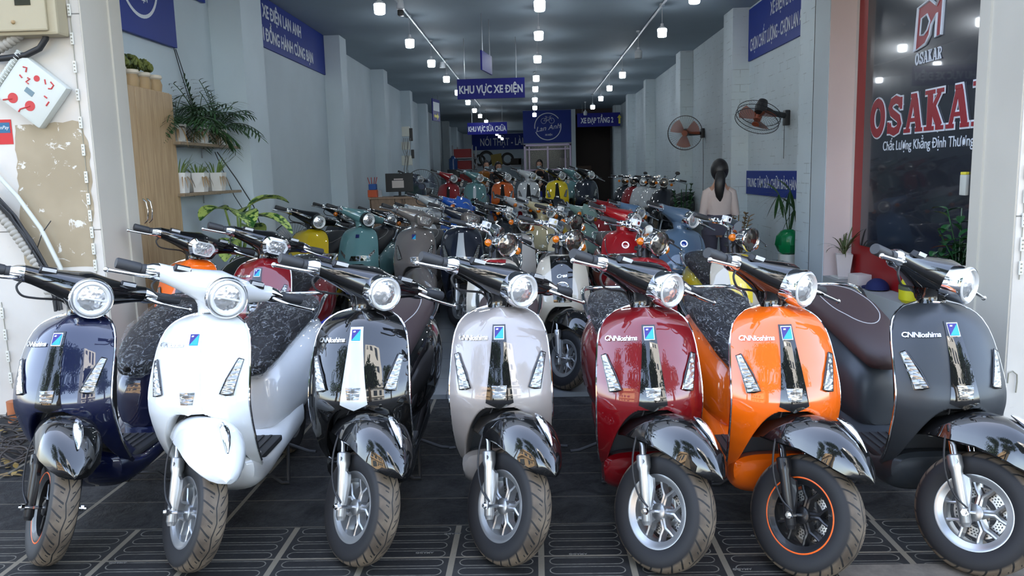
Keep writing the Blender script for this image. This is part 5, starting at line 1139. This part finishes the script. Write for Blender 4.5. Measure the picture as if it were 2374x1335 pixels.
# plants along the right wall
def zz(x, y, z, lab, h=.6, seed=1, mat=LZZ, n=9):
    random.seed(seed); t = thing('zz_plant', lab, 'plant', (x, y, z)); b = B(); b.lathe([(0, .0001), (0, .1), (.26, .13), (.26, .0001)], 'Z', 16); obj('pot', b, POT, t); b = B(); s = B()
    for k in range(n):
        a = 2*pi*k/n; tip = Vector((.2*cos(a)*random.uniform(.3, .7), .2*sin(a), .26+h*random.uniform(.7, 1))); tip.x = min(tip.x, .12); o_ = Vector((0, 0, .24)); s.tube([tuple(o_), tuple(o_.lerp(tip, .5)+Vector((0, 0, .04))), tuple(tip)], .006, 5)
        for j in range(10):
            p = o_.lerp(tip, .25+.75*j/9)
            for q_ in (-1, 1): d = Vector((-sin(a)*q_, cos(a)*q_, .7)); blade(b, p, d, .085, .035, .4, 3)
    obj('leaves', b, mat, t, smooth=False); obj('stems', s, mat, t)
zz(2.0, 10.9, FL, 'dark green plant with upright fern-like stems by the right brick wall', .92, 2)
q = atY(1712, 520, 8.8); zz(q.x, 8.8, FL, 'dried brown plant beside the standing person', .72, 3, LDRY, 6)
t = thing('fan_palm', 'fan palm in a green plastic bag beside the near brick pier', 'plant', (2.38, 7.55, FL))
q = atY(1818, 590, 6.95)
b = B(); random.seed(2); b.lathe([(0, .0001), (0, .1), (.58, .09), (.58, .0001)], 'Z', 14); obj('pot', b, POT, t)
b = B(); b.loft([[Vector(((r_*(1+.2*sin(k*2.3+z*60)))*cos(2*pi*k/18), (r_*(1+.2*sin(k*2.3+z*60)))*sin(2*pi*k/18), z)) for k in range(18)] for z, r_ in ((.58, .05), (.60, .085), (.67, .105), (.75, .10), (.79, .075), (.81, .04))]); obj('green_bag', b, Mat('green_plastic', lin(0, 120, 66), .3, 0, .3).m, t)
b = B()
for (dx, dy, dz) in ((-.10, 0, .42), (.02, .05, .45), (.03, -.05, .28)):
    c = Vector((dx, dy, .72+dz)); b.tube([(0, 0, .75), tuple(c*.5+Vector((0, 0, .45))), tuple(c)], .005, 5)
    for k in range(9): a = -1.9+k*.42; blade(b, c, (-cos(a)*.9, .25, sin(a)*.5+(-.2)), .24, .035, .7, 4)
obj('palm_leaves', b, LPALM, t, smooth=False)
t = thing('plastic_stool', 'blue plastic stool behind the black scooter handlebar', 'stool', (*atY(770, 700, 5.0).xy, FL)); t.location.y = 5.3; SBL = Mat('blue_plastic', lin(52, 66, 190), .4).m
b = B(); b.bb(-.13, .13, -.13, .13, .44, .465, .01); obj('seat', b, SBL, t)
for sx in (-1, 1):
    for sy in (-1, 1): b = B(); b.loft([[Vector((sx*(x+dx), sy*(x+dy), z)) for dx, dy in ((-.02, -.02), (.02, -.02), (.02, .02), (-.02, .02))] for z, x in ((0, .145), (.445, .108))]); obj('leg', b, SBL, t, smooth=False)
# wall fans
CAGE = Mat('fan_cage', (.03, .03, .035), .4, .4).m; BLADE = Mat('orange_fan_blade', lin(150, 70, 40), .35, alpha=.75).m
def fan(name, lab, M, R_=.2, bl=BLADE, body=BLACKPL, cage=CAGE):
    t = thing(name, lab, 'fan'); t.matrix_world = M           # local z is the blowing direction
    b = B(); n = 44
    for z, r in ((.045, R_), (-.045, R_), (0, R_*1.01)): b.tube([(r*cos(2*pi*k/36), r*sin(2*pi*k/36), z) for k in range(37)], .0035, 5, False)
    for k in range(n):
        a = 2*pi*k/n; c, s = cos(a), sin(a); b.tube([(.03*c, .03*s, .075), (R_*.5*c, R_*.5*s, .078), (R_*.88*c, R_*.88*s, .065), (R_*c, R_*s, .045)], .0010, 4); b.tube([(.05*c, .05*s, -.06), (R_*.6*c, R_*.6*s, -.07), (R_*c, R_*s, -.045)], .0010, 4)
    obj('cage', b, cage, t); b = B(); b.lathe([(.03, .0001), (.03, .035), (-.01, .04), (-.02, .0001)], 'Z', 18); hb = obj('hub', b, bl, t)
    for k in range(3):
        b = B(); a0 = 2*pi*k/3+.4; b.grid(lambda u, v: Vector(((.035+(R_*.86-.035)*u)*cos(a0+(v-.5)*(1.25-.2*u)), (.035+(R_*.86-.035)*u)*sin(a0+(v-.5)*(1.25-.2*u)), .03*(v-.5)*1.3)), 8, 7); obj('blade', b, bl, t)
    b = B(); b.lathe([(-.05, .0001), (-.05, .05), (-.12, .06), (-.19, .045), (-.2, .0001)], 'Z', 18); obj('motor_housing', b, body, t); b = B(); b.cyl((0, 0, .076), (0, 0, .085), R_*.17, n=20); obj('centre_cap', b, bl, t); return t
def lookM(p, d, up=Vector((0, 0, 1))): z = Vector(d).normalized(); x = up.cross(z).normalized(); return frame(p, x, z.cross(x), z)
q = atY(1590, 308, 11.6); c1 = Vector((2.17, 11.7, 1.98)); q = atY(1588, 308, 11.9); fan('wall_fan', 'round wall fan facing the street between the two brick piers', lookM(q, (-.25, -1, -.1)), .245)
b = B(); b.tube([tuple(q+Vector((0, .12, 0))), tuple(q+Vector((.1, .16, -.01))), (XR+.18, q.y+.25, q.z+.0)], .028, 10); b.box((XN-.03, q.y+.25, q.z), (.05, .09, .14), .01); b.tube([(XN-.03, q.y+.2, q.z-.05), (XN-.03, q.y+.15, q.z-.5), (XN-.02, q.y+.22, q.z-1.0), (XN-.06, q.y+.2, q.z-1.3)], .004, 5); tag(obj('fan_bracket', b, BLACKPL), 'black bracket and hanging cord of the farther wall fan', 'bracket')
q = atY(1757, 272, 7.95); fan('wall_fan', 'wall fan tilted sharply down, nearer the street, with orange blades', lookM(q, (-.38, -.42, -.85), Vector((.3, .3, 1))), .21)
b = B(); b.tube([tuple(q+Vector((.05, .06, .10))), tuple(q+Vector((.16, .06, .04))), (XN-.03, q.y+.22, q.z+.02)], .028, 10); b.box((XN-.025, q.y+.22, q.z), (.05, .09, .15), .01); b.cyl((XN-.05, q.y+.2, q.z-.05), (XN-.05, q.y+.2, q.z-.40), .003, n=5); tag(obj('fan_bracket', b, BLACKPL), 'black bracket with pull cord of the nearer wall fan', 'bracket')

# ---------------------------------------------------------------- desk and back of the shop
t = thing('reception_desk', 'light wood reception desk at the left wall on the raised floor', 'desk', (-2.03, 12.25, PLAT)); DESK = woodmat('desk_wood', (176, 146, 122), (150, 124, 104), (14, 2, 2))
b = B(); b.bb(-.46, .48, -.25, .35, .72, .75, .004); obj('desktop', b, DESK, t, smooth=False); b = B(); b.bb(-.44, .46, -.22, -.20, .0, .72); obj('front_panel', b, DESK, t, smooth=False)
for s in (-1, 1): b = B(); b.bb(.01+s*.45-.01, .01+s*.45+.01, -.22, .33, 0, .72); obj('side_panel', b, DESK, t, smooth=False)
q = atY(925, 430, 12.2); t = thing('monitor', 'black computer monitor seen from behind on the desk', 'monitor', (q.x, 12.25, PLAT+.751)); b = B(); b.bb(-.21, .21, -.02, .015, .07, .35, .006); obj('screen_back', b, BLACKPL, t, smooth=False); b = B(); b.cyl((0, .0, 0), (0, 0, .1), .02, n=10); b.cyl((0, 0, 0), (0, 0, .012), .1, n=20); obj('stand', b, BLACKPL, t)
b = B(); b.bb(-.11, .07, -.0225, -.02, .13, .24); b.bb(-.08, .06, -.0225, -.02, .25, .27); obj('paper_note', b, CAR, t, smooth=False)
q = atY(866, 440, 12.2); t = thing('pen_organizer', 'orange and blue pen holder on the corner of the desk', 'organizer', (q.x, 12.15, PLAT+.751)); b = B(); b.bb(-.07, .07, -.06, .06, 0, .11, .006); obj('orange_box', b, Mat('orange_plastic', lin(216, 96, 56), .5).m, t, smooth=False); b = B(); b.bb(-.055, .06, -.05, .05, .11, .2, .01); obj('blue_tray', b, Mat('blue_tray', lin(40, 92, 168), .5).m, t, smooth=False); b = B(); [b.cyl((dx, 0, .18), (dx*1.8, 0, .30), .006, n=6) for dx in (-.04, -.01, .02, .04)]; obj('pens', b, Mat('red_pen', lin(180, 40, 40), .5).m, t)
b = B(); b.lathe([(0, .0001), (0, .035), (.1, .035), (.1, .03), (.01, .03)], 'Z', 16, o=(atY(880, 440, 12.2).x, 12.2, PLAT+.751)); tag(obj('glass_cup', b, Mat('cup_glass', (.7, .75, .8), .1, alpha=.4).m), 'clear glass cup between the pen holder and the monitor', 'cup')
b = B(); [b.tube([(x, 12.02, PLAT+.73), (x+.02, 12.01, PLAT+.5), (x+dx, 12.01, PLAT+.25), (x+dx*1.3, 12.0, PLAT+.02)], .004, 5) for x, dx in ((-2.1, .05), (-1.98, .02), (-1.95, .04), (-2.0, -.08))]; tag(obj('desk_cables', b, BLK), 'black computer cables hanging down the front of the desk', 'cables')
q = atY(978, 432, 12.9); fan('standing_fan', 'large standing fan with a blue hub beside the monitor', lookM(q, (.1, -1, 0)), .27, Mat('blue_hub', lin(60, 80, 120), .4, alpha=.4).m, BLACKPL)
b = B(); b.cyl((q.x, q.y+.12, PLAT), (q.x, q.y+.12, q.z), .018, n=10); b.cyl((q.x, q.y+.12, PLAT), (q.x, q.y+.12, PLAT+.04), .2, n=24); tag(obj('fan_pole', b, BLACKPL), 'black pole and round base of the standing fan by the desk', 'fan pole')
q = atY(680, 560, 7.9); fan('floor_fan', 'grey standing fan head behind the yellow scooter against the left wall', lookM(Vector((q.x, 7.9, q.z-.02)), (.3, -1, .1)), .21, Mat('grey_blade', (.3, .32, .35), .4).m, BLACKPL); b = B(); b.cyl((q.x, 8.02, FL), (q.x, 8.02, q.z-.02), .015, n=10); b.cyl((q.x, 8.02, FL), (q.x, 8.02, FL+.03), .17, n=24); tag(obj('fan_pole', b, BLACKPL), 'pole and base of the grey fan against the left wall', 'fan pole')
# wall boxes near pier 4
for (px, py, w, h, lab, m_) in ((941, 305, .16, .2, 'white router box high on the far left pier', OFFW), (953, 312, .07, .26, 'slim black box beside the white router', BLACKPL), (941, 338, .17, .16, 'white wall socket box below the router', OFFW), (944, 372, .22, .2, 'white meter with red light low on the far left pier', OFFW), (957, 357, .06, .18, 'small black phone holder on the far left pier', BLACKPL)):
    q = atY(px, py, 13.44); b = B(); b.box((q.x, 13.43, q.z), (w*.8, .05, h*.8), .006); tag(obj('wall_box', b, m_, smooth=False), lab, 'wall box')
random.seed(8); b = B()
for k in range(5):
    q = atY(936+k*4, 320, 13.40); pts = [(q.x, 13.395, q.z)]
    for j in range(5): pts.append((pts[-1][0]+random.uniform(-.05, .05), 13.39, pts[-1][2]-.17))
    b.tube(pts, .005, 5)
tag(obj('pier_wires', b, Mat('grey_wire', (.2, .2, .2), .5).m), 'tangled wires between the boxes on the far left pier', 'wires')
# rack with boxes and shelf with tyres in the repair area
RY = 24.5; a = atY(1050, 330, RY); RACKM = Mat('rack_metal', lin(150, 152, 160), .5, .3).m; REDB = Mat('red_crate', lin(150, 30, 36), .5).m
t = thing('storage_rack', 'white metal rack full of red crates and boxes in the repair area', 'rack', (a.x+.28, RY, PLAT)); H_ = 1.9
for x in (-.3, .3):
    for y in (0, 1.6): b = B(); b.bb(x-.02, x+.02, y-.02, y+.02, 0, H_); obj('post', b, RACKM, t, smooth=False)
for z in (.3, .75, 1.15, 1.5): b = B(); b.bb(-.32, .32, -.02, 1.62, z, z+.03); obj('rack_shelf', b, RACKM, t, smooth=False)
random.seed(31)
for z, nm in ((.33, 'lowest shelf'), (.78, 'second shelf'), (1.18, 'third shelf'), (1.53, 'top shelf')):
    b = B(); b.bb(t.location.x-.27, t.location.x+.25, RY+.02, RY+.5, z+PLAT+.001, z+PLAT+.26, .01); tag(obj('crate', b, REDB, smooth=False), 'red plastic crate on the %s of the metal rack' % nm, 'crate', 'red crates on the rack')
    for k in range(3):
        hgt = random.uniform(.12, .3); b = B(); b.bb(t.location.x-.25, t.location.x+.25, RY+.56+k*.34, RY+.56+k*.34+.28, z+PLAT+.001, z+PLAT+hgt, .01); tag(obj('carton', b, Mat('carton%d' % k, lin(*((150, 130, 96), (176, 172, 160), (110, 60, 56))[k]), .7).m, smooth=False), '%s carton on the %s of the metal rack' % (['brown', 'pale', 'dull red'][k], nm), 'carton', 'cartons on the rack')
b = B(); q = atY(1051, 385, 23.8); b.lathe([(0, .0001), (0, .13), (.3, .13), (.36, .06), (.4, .05), (.4, .0001)], 'Z', 18, o=(q.x, 23.8, q.z-.1)); b.mi = 1; b.bb(q.x-.17, q.x+.17, 23.65, 23.95, PLAT, q.z-.1, .01); tag(obj('water_dispenser', b, [Mat('water_jug', lin(40, 80, 140), .2, alpha=.8).m, BLACKPL]), 'blue water jug on a dark dispenser beside the rack', 'water dispenser')
SY = 27.5; a, c = atY(1085, 386, SY), atY(1216, 386, SY); t = thing('workshop_shelf', 'long shelf board carrying tyres and boxes in the repair area', 'shelf', ((a.x+c.x)/2, SY, 0)); b = B(); b.bb(-(c.x-a.x)/2, (c.x-a.x)/2-.05, -.3, .3, a.z-.04, a.z, .005); obj('board', b, RACKM, t, smooth=False); b = B(); [b.bb(s*(c.x-a.x)*.45-.02, s*(c.x-a.x)*.45+.02, -.2, .2, PLAT, a.z-.04) for s in (-1, 1)]; obj('support', b, RACKM, t, smooth=False)
for i, (px, r, lab) in enumerate(((1113, .2, 'black tyre on the workshop shelf, first'), (1128, .26, 'large black tyre on the workshop shelf beside the yellowish box'), (1177, .22, 'stack of black tyres in the middle of the workshop shelf'))):
    q = atY(px, 380, SY); b = B(); b.lathe([(-.06, r*.62), (-.07, r*.85), (-.04, r), (.04, r), (.07, r*.85), (.06, r*.62), (-.06, r*.62)], 'Y', 24, o=(q.x, SY, a.z+r+.001)); tag(obj('spare_tyre', b, BLACKPL), lab, 'tyre')
for i, (px, w, h, m_, lab) in enumerate(((1152, .36, .38, (150, 132, 70), 'tilted yellowish box on the workshop shelf'), (1197, .36, .22, (50, 46, 44), 'dark box on the workshop shelf'), (1211, .26, .2, (150, 156, 170), 'pale grey box at the end of the workshop shelf'))):
    q = atY(px, 380, SY); b = B(); b.box((q.x, SY, a.z+h/2+.012), (w, .3, h), .01, Matrix.Rotation(radians(-8 if i == 0 else 0), 3, 'Y')); tag(obj('shelf_box', b, Mat('boxc%d' % i, lin(*m_), .7).m, smooth=False), lab, 'box')
for i, (px, py, w, h) in enumerate(((1310, 388, .34, .6), (1262, 375, .3, .34), (1240, 370, .16, .3))):
    q = atY(px, py, OY+1.2); b = B(); b.bb(q.x-w/2, min(q.x+w/2, 1.15), OY+1.1, OY+1.5, PLAT, q.z+h/2, .01); tag(obj('stacked_goods', b, Mat('goods%d' % i, lin(*((96, 90, 96), (30, 32, 40), (40, 42, 50))[i]), .7).m, smooth=False), ['grey carton seen through the office glass', 'dark case seen through the office glass, middle', 'narrow dark case seen through the office glass at its edge'][i], 'box')

# ---------------------------------------------------------------- people
SKIN = Mat('skin', lin(186, 140, 116), .5).m; HAIR = Mat('black_hair', (.012, .010, .011), .35); HAIR.bump(HAIR.noise(30, 3, vec=HAIR.scaled((8, 8, .6))), .6, .004); HAIR = HAIR.m; MASK = Mat('face_mask', lin(160, 180, 190), .7).m
def person(lab, x, y, z, rz, joints, shirt, trousers, ponytail=False, s=1., mask=True, group=None):
    """joints in metres, facing -Y; body grown as one skin from connected joints"""
    t = thing('person', lab, 'person', (x, y, z), rz, group); t.scale = (s, s, s)
    J = dict(pelvis=(0, 0, .90), belly=(0, 0, 1.0), chest=(0, .01, 1.2), neck0=(0, .01, 1.33), neck=(0, 0, 1.41), head=(0, -.015, 1.47), crown=(0, -.01, 1.55), ls=(-.150, .01, 1.275), rs=(.150, .01, 1.275), le=(-.215, .03, 1.06), re=(.215, .03, 1.06), lw=(-.15, -.17, .97), rw=(.15, -.17, .97),
             lh=(-.095, 0, .86), rh=(.095, 0, .86), lk=(-.10, -.02, .47), rk=(.10, -.02, .47), la=(-.10, .02, .09), ra=(.10, .02, .09), lt=(-.11, -.13, .035), rt=(.11, -.13, .035)); fem = joints.pop('female', None) is not None; J.update(joints)
    R_ = dict(pelvis=.125, belly=.105, chest=.125, neck0=.055, neck=.045, head=.07, crown=.07, ls=.055, rs=.055, le=.038, re=.038, lw=.025, rw=.025, lh=.085, rh=.085, lk=.055, rk=.055, la=.035, ra=.035, lt=.03, rt=.03)
    E_ = [('pelvis', 'belly'), ('belly', 'chest'), ('chest', 'neck0'), ('neck0', 'neck'), ('neck', 'head'), ('head', 'crown'), ('neck0', 'ls'), ('ls', 'le'), ('le', 'lw'), ('neck0', 'rs'), ('rs', 're'), ('re', 'rw'), ('pelvis', 'lh'), ('lh', 'lk'), ('lk', 'la'), ('la', 'lt'), ('pelvis', 'rh'), ('rh', 'rk'), ('rk', 'ra'), ('ra', 'rt')]
    names = list(J); V_ = [Vector(J[n]) for n in names]; ED = [(names.index(a), names.index(b_)) for a, b_ in E_]; RR = [R_[n] for n in names]
    for sd, w in ((-1, 'lw'), (1, 'rw')):          # palm, four fingers, thumb
        wi = names.index(w); p = Vector(J[w]); e = Vector(J['le' if sd < 0 else 're']); d = (p-e).normalized(); side = Vector((1, 0, 0)); side = (side-d*side.dot(d)).normalized(); dn = d.cross(side)*1
        V_.append(p+d*.05); RR.append(.026); pi_ = len(V_)-1; ED.append((wi, pi_))
        for f_, (o_, L) in enumerate(((-.028, .062), (-.010, .072), (.010, .068), (.027, .054))):
            a = pi_
            for k in (1, 2, 3): V_.append(V_[pi_]+d*(.025+L*k/3)+side*o_*(1+.2*k)+Vector((0, 0, -1))*.006*k*k); RR.append(.0085-.001*k); ED.append((a, len(V_)-1)); a = len(V_)-1
        a = wi
        for k in (1, 2): V_.append(p+d*(.02+.022*k)+side*(-sd)*(.022+.014*k)); RR.append(.010-.001*k); ED.append((a, len(V_)-1)); a = len(V_)-1
    me = bpy.data.meshes.new('body'); me.from_pydata([tuple(v) for v in V_], ED, []); o = bpy.data.objects.new('tmpbody', me); C.objects.link(o)
    m = o.modifiers.new('s', 'SKIN'); m.use_smooth_shade = True
    for sv, r in zip(me.skin_vertices[0].data, RR): sv.radius = (r, r*.82 if r > .1 else r)
    for sv in me.skin_vertices[0].data: sv.use_root = False
    me.skin_vertices[0].data[0].use_root = True; m2 = o.modifiers.new('u', 'SUBSURF'); m2.levels = 2
    dg = bpy.context.evaluated_depsgraph_get(); dg.update(); bm_ = bpy.data.meshes.new_from_object(o.evaluated_get(dg)); bpy.data.objects.remove(o); bm_.materials.clear(); body = link('body', bm_, SKIN, t)
    hc = (Vector(J['head'])+Vector(J['crown']))/2+Vector((0, 0, -.01)); b = B(); b.ball(hc, .1, 22, 14, (.80, .95, 1.18))
    fx = lambda dx, dy, dz: hc+Vector((dx, dy, dz))
    b.ball(fx(0, -.098, -.012), .013, 8, 6, (.8, 1, 1.6)); [b.ball(fx(s_*.079, .005, -.01), .02, 8, 6, (.4, .8, 1.3)) for s_ in (-1, 1)]; b.ball(fx(0, -.086, -.055), .018, 8, 6, (1.3, .5, .4)); obj('head', b, SKIN, t)
    b = B(); [b.ball(fx(s_*.032, -.086, .015), .011, 8, 6, (1.3, .5, .7)) for s_ in (-1, 1)]; obj('eyes', b, HAIR, t)
    if mask: b = B(); b.ball(fx(0, -.045, -.045), .07, 14, 10, (.98, .95, .72)); obj('face_mask', b, MASK, t)
    b = B(); b.ball(fx(0, .022, .022), .112, 24, 14, (.86, .92, 1.12)); bmesh.ops.delete(b.bm, geom=[v for v in b.bm.verts if v.co.y < hc.y-.05 and v.co.z < hc.z+.05], context='VERTS')
    if ponytail: b.loft([sring(c, w, w*.7, 2, 14, 'Z') for c, w in (((hc.x, hc.y+.09, hc.z+.03), .03), ((hc.x, hc.y+.13, hc.z-.03), .052), ((hc.x+.005, hc.y+.14, hc.z-.12), .058), ((hc.x+.01, hc.y+.14, hc.z-.20), .052), ((hc.x+.008, hc.y+.135, hc.z-.27), .038), ((hc.x, hc.y+.13, hc.z-.32), .01))])
    obj('hair', b, HAIR, t)
    pj = {k: Vector(v) for k, v in J.items()}
    b = B(); n = 24; b.loft([sring(c, w, d, 2.3, n, 'Z') for c, w, d in ((pj['pelvis']+Vector((0, 0, .13 if fem else .06)), .132 if fem else .150, .112), (pj['belly']+Vector((0, 0, .05 if fem else 0)), .134, .112), (pj['belly'].lerp(pj['chest'], .6), .138, .112), (pj['chest'], .148, .115), (pj['chest'].lerp(pj['neck0'], .55), .146, .10), (pj['neck0']+Vector((0, 0, -.02)), .105, .08), (pj['neck0']+Vector((0, 0, .035)), .062, .06))])
    for a_, e_, w_ in (('ls', 'le', 'lw'), ('rs', 're', 'rw')):
        A, E2, W_ = pj[a_], pj[e_], pj[w_]; b.tube([tuple(A+(pj['neck0']-A)*.3), tuple(A), tuple(A.lerp(E2, .5)), tuple(E2), tuple(E2.lerp(W_, .5)), tuple(E2.lerp(W_, .93))], [.055, .058, .054, .048, .044, .038], 14)
    obj('blouse' if ponytail else 'shirt', b, shirt, t)
    b = B(); P_ = pj['pelvis']; b.loft([sring(c, w, d, 2.4, n, 'Z') for c, w, d in ((P_+Vector((0, 0, .15 if fem else .085)), .128 if fem else .142, .108), (P_, .168, .125), (P_+Vector((0, 0, -.09)), .172, .13))])
    for h_, k_, a_ in (('lh', 'lk', 'la'), ('rh', 'rk', 'ra')): b.tube([tuple(pj[h_]+Vector((0, 0, -.0))), tuple(pj[h_].lerp(pj[k_], .4)), tuple(pj[k_]), tuple(pj[k_].lerp(pj[a_], .5)), tuple(pj[a_]+Vector((0, 0, .02)))], [.095, .085, .07, .062, .055], 16)
    obj('trousers', b, trousers, t)
    b = B()
    for a_, t_ in (('la', 'lt'), ('ra', 'rt')): b.loft([sring((pj[a_].x, pj[a_].y+.05-q, .03), .042, .03*hh, 2.3, 14) for q, hh in ((0, .9), (.03, 1), (.1, .95), (.17, .8), (.2, .4))])
    obj('shoes', b, BLACKPL, t); return t
q = atY(1668, 400, 8.1)
BL = Mat('blouse_cloth', lin(206, 188, 182), .8); BL.bump(BL.noise(9, 4), .5, .02)
person('person in a pale pink blouse and dark trousers standing with back turned, long ponytail', q.x, 8.1, FL, radians(172), dict(ls=(-.128, .01, 1.27), rs=(.128, .01, 1.27), le=(-.172, .03, 1.05), re=(.172, .03, 1.05), lw=(-.08, -.16, 1.04), rw=(.08, -.17, 1.04), female=(0, 0, 0)), BL.m, Mat('plum_trousers', lin(74, 70, 84), .8).m, True, s=.905)
# seated / crouching mechanics far behind
cr = dict(pelvis=(0, .2, .55), belly=(0, .12, .66), chest=(0, -.02, .82), neck0=(0, -.1, .93), neck=(0, -.13, 1.0), head=(0, -.17, 1.05), crown=(0, -.19, 1.13), ls=(-.16, -.1, .90), rs=(.16, -.1, .90), le=(-.22, -.22, .7), re=(.22, -.22, .7), lw=(-.1, -.40, .62), rw=(.1, -.40, .62), lh=(-.1, .18, .5), rh=(.1, .18, .5), lk=(-.14, -.22, .5), rk=(.14, -.22, .5), la=(-.13, -.15, .09), ra=(.13, -.15, .09), lt=(-.14, -.28, .035), rt=(.14, -.28, .035))
DKC = Mat('dark_cloth', lin(34, 32, 38), .8).m
for px, py, Y, m_, lab, sc in ((1150, 388, 21.2, DKC, 'masked person in dark clothes crouching below the rear banner', 1.0), (1122, 384, 22.3, Mat('orange_cloth', lin(170, 110, 50), .8).m, 'person in an orange shirt crouching beside the masked mechanic', 1.0), (1253, 382, 22.6, DKC, 'masked person in black crouching before the office doors', 1.0)):
    q = atY(px, py, Y); t = person(lab, q.x, Y+.15, PLAT, radians(20 if px != 1253 else -10), cr, m_, DKC); t.location.z = PLAT; t.scale = (1.0, 1.0, (q.z-PLAT+.05)/1.13); 
    b = B(); b.lathe([(0, .0001), (0, .14), (.3*t.scale.z, .13), (.44*t.scale.z, .15), (.44*t.scale.z, .0001)], 'Z', 16, o=(0, 0, 0)); so = tag(obj('work_stool', b, SBL), 'low stool under the ' + lab.split(' crouching')[0], 'stool'); so.location = t.matrix_basis @ Vector((0, .2, 0)); so.location.z = PLAT

# ---------------------------------------------------------------- across the street (seen in the reflections)
def tree(x, y, h, r, seed, lab):
    random.seed(seed); t = thing('street_tree', lab, 'tree', (x, y, -.12), 0, 'street trees opposite the shop'); b = B(); b.tube([(0, 0, 0), (.1, 0, h*.3), (-.1, .1, h*.55), (.1, 0, h*.8)], [.22, .17, .13, .06], 10); obj('trunk', b, Mat('bark%d' % seed, (.09, .07, .05), .9).m, t); b = B()
    cs = [(Vector((random.uniform(-1, 1)*r, random.uniform(-1, 1)*r*.7, h*.62+random.uniform(-.9, .9)*r*1.1)), random.uniform(.35, .6)*r) for _ in range(20)]
    for c, rr in cs:
        b.tube([(0, 0, h*.5), tuple(c*.6+Vector((0, 0, h*.25))), tuple(c)], [.05, .03, .012], 5)
        for k in range(230):
            d = Vector((random.gauss(0, 1), random.gauss(0, 1), random.gauss(0, 1))).normalized()*rr*random.random()**.4; blade(b, c+d, (random.uniform(-1, 1), random.uniform(-1, 1), random.uniform(-.6, .6)), random.uniform(.18, .3), .13, .8, 2)
    obj('foliage', b, leafmat('tree_leaf%d' % seed, (44, 76, 26), (84, 116, 40), .5), t, smooth=False)
tree(-8.4, -3.2, 9.0, 2.0, 51, 'tall tree across the street, mirrored in the white and black scooters'); tree(1.9, -3.2, 8.6, 1.0, 54, 'slim tree across the street, mirrored in the left half of the red scooter'); tree(-2.4, -3.2, 9.2, 1.9, 52, 'leafy tree across the street, mirrored in the black and champagne scooters'); tree(7.6, -3.4, 9.0, 1.9, 53, 'tree across the street, mirrored in the dark grey scooter')
BW = Mat('sunlit_render', lin(232, 226, 214), .8).m; WN = Mat('dark_window', (.03, .04, .05), .15).m
def house(x0, x1, y, h, m_, seed, lab):
    random.seed(seed); t = thing('town_house', lab, 'building', (x0, y, -.12), 0, 'houses opposite the shop'); b = B(); b.bb(0, x1-x0, -4, 0, 0, h); b.bb(0, x1-x0, 0, .5, 3.3, 3.45); b.bb(0, x1-x0, 0, .5, 6.5, 6.65); obj('wall', b, m_, t, smooth=False)
    for fl in range(int(h/3.2)):
        for k in range(int((x1-x0)/1.8)): b = B(); b.bb(.5+k*1.8, 1.5+k*1.8, .0, .03, 1+fl*3.2, 2.5+fl*3.2); obj('window', b, WN, t, smooth=False)
house(-16, -7.5, -11, 8, Mat('ochre_render', lin(190, 160, 120), .8).m, 1, 'ochre house opposite, mirrored small in the shields'); house(2.9, 9.2, -8.6, 16, BW, 2, 'tall sunlit white house opposite, mirrored in the red and orange scooters'); 0 and house(10, 18, -14, 7, Mat('brick_render', lin(150, 96, 78), .8).m, 3, 'brick coloured house opposite, mirrored at the far right')

# keep leaves on the room's side of the walls they stand against
def clampv(o, x0=-9e9, x1=9e9, y0=-9e9, y1=9e9):
    for c in o.children_recursive:
        if c.type == 'MESH' and c.name.split('.')[0] in ('fronds', 'dry_leaves', 'grass_leaves', 'leaves', 'stems', 'succulent_leaves', 'palm_leaves'):
            for v in c.data.vertices: v.co.x = min(max(v.co.x, x0), x1); v.co.y = min(max(v.co.y, y0), y1)
for o in list(bpy.data.objects):
    n = o.name.split('.')[0]
    if n in ('potted_palm', 'potted_grass'): clampv(o, x0=-.112)
    if n == 'potted_palm' and o.location.y > 6.7: clampv(o, x0=-.112, y1=.28)
    if n == 'dieffenbachia': clampv(o, x0=-.34)
    if n == 'potted_plant': clampv(o, x1=.085, y1=6.53-o.location.y)
    if n == 'rubber_plant': clampv(o, x1=.155, y0=-.2)
    if n == 'fan_palm': clampv(o, x1=.155, y0=-.26)
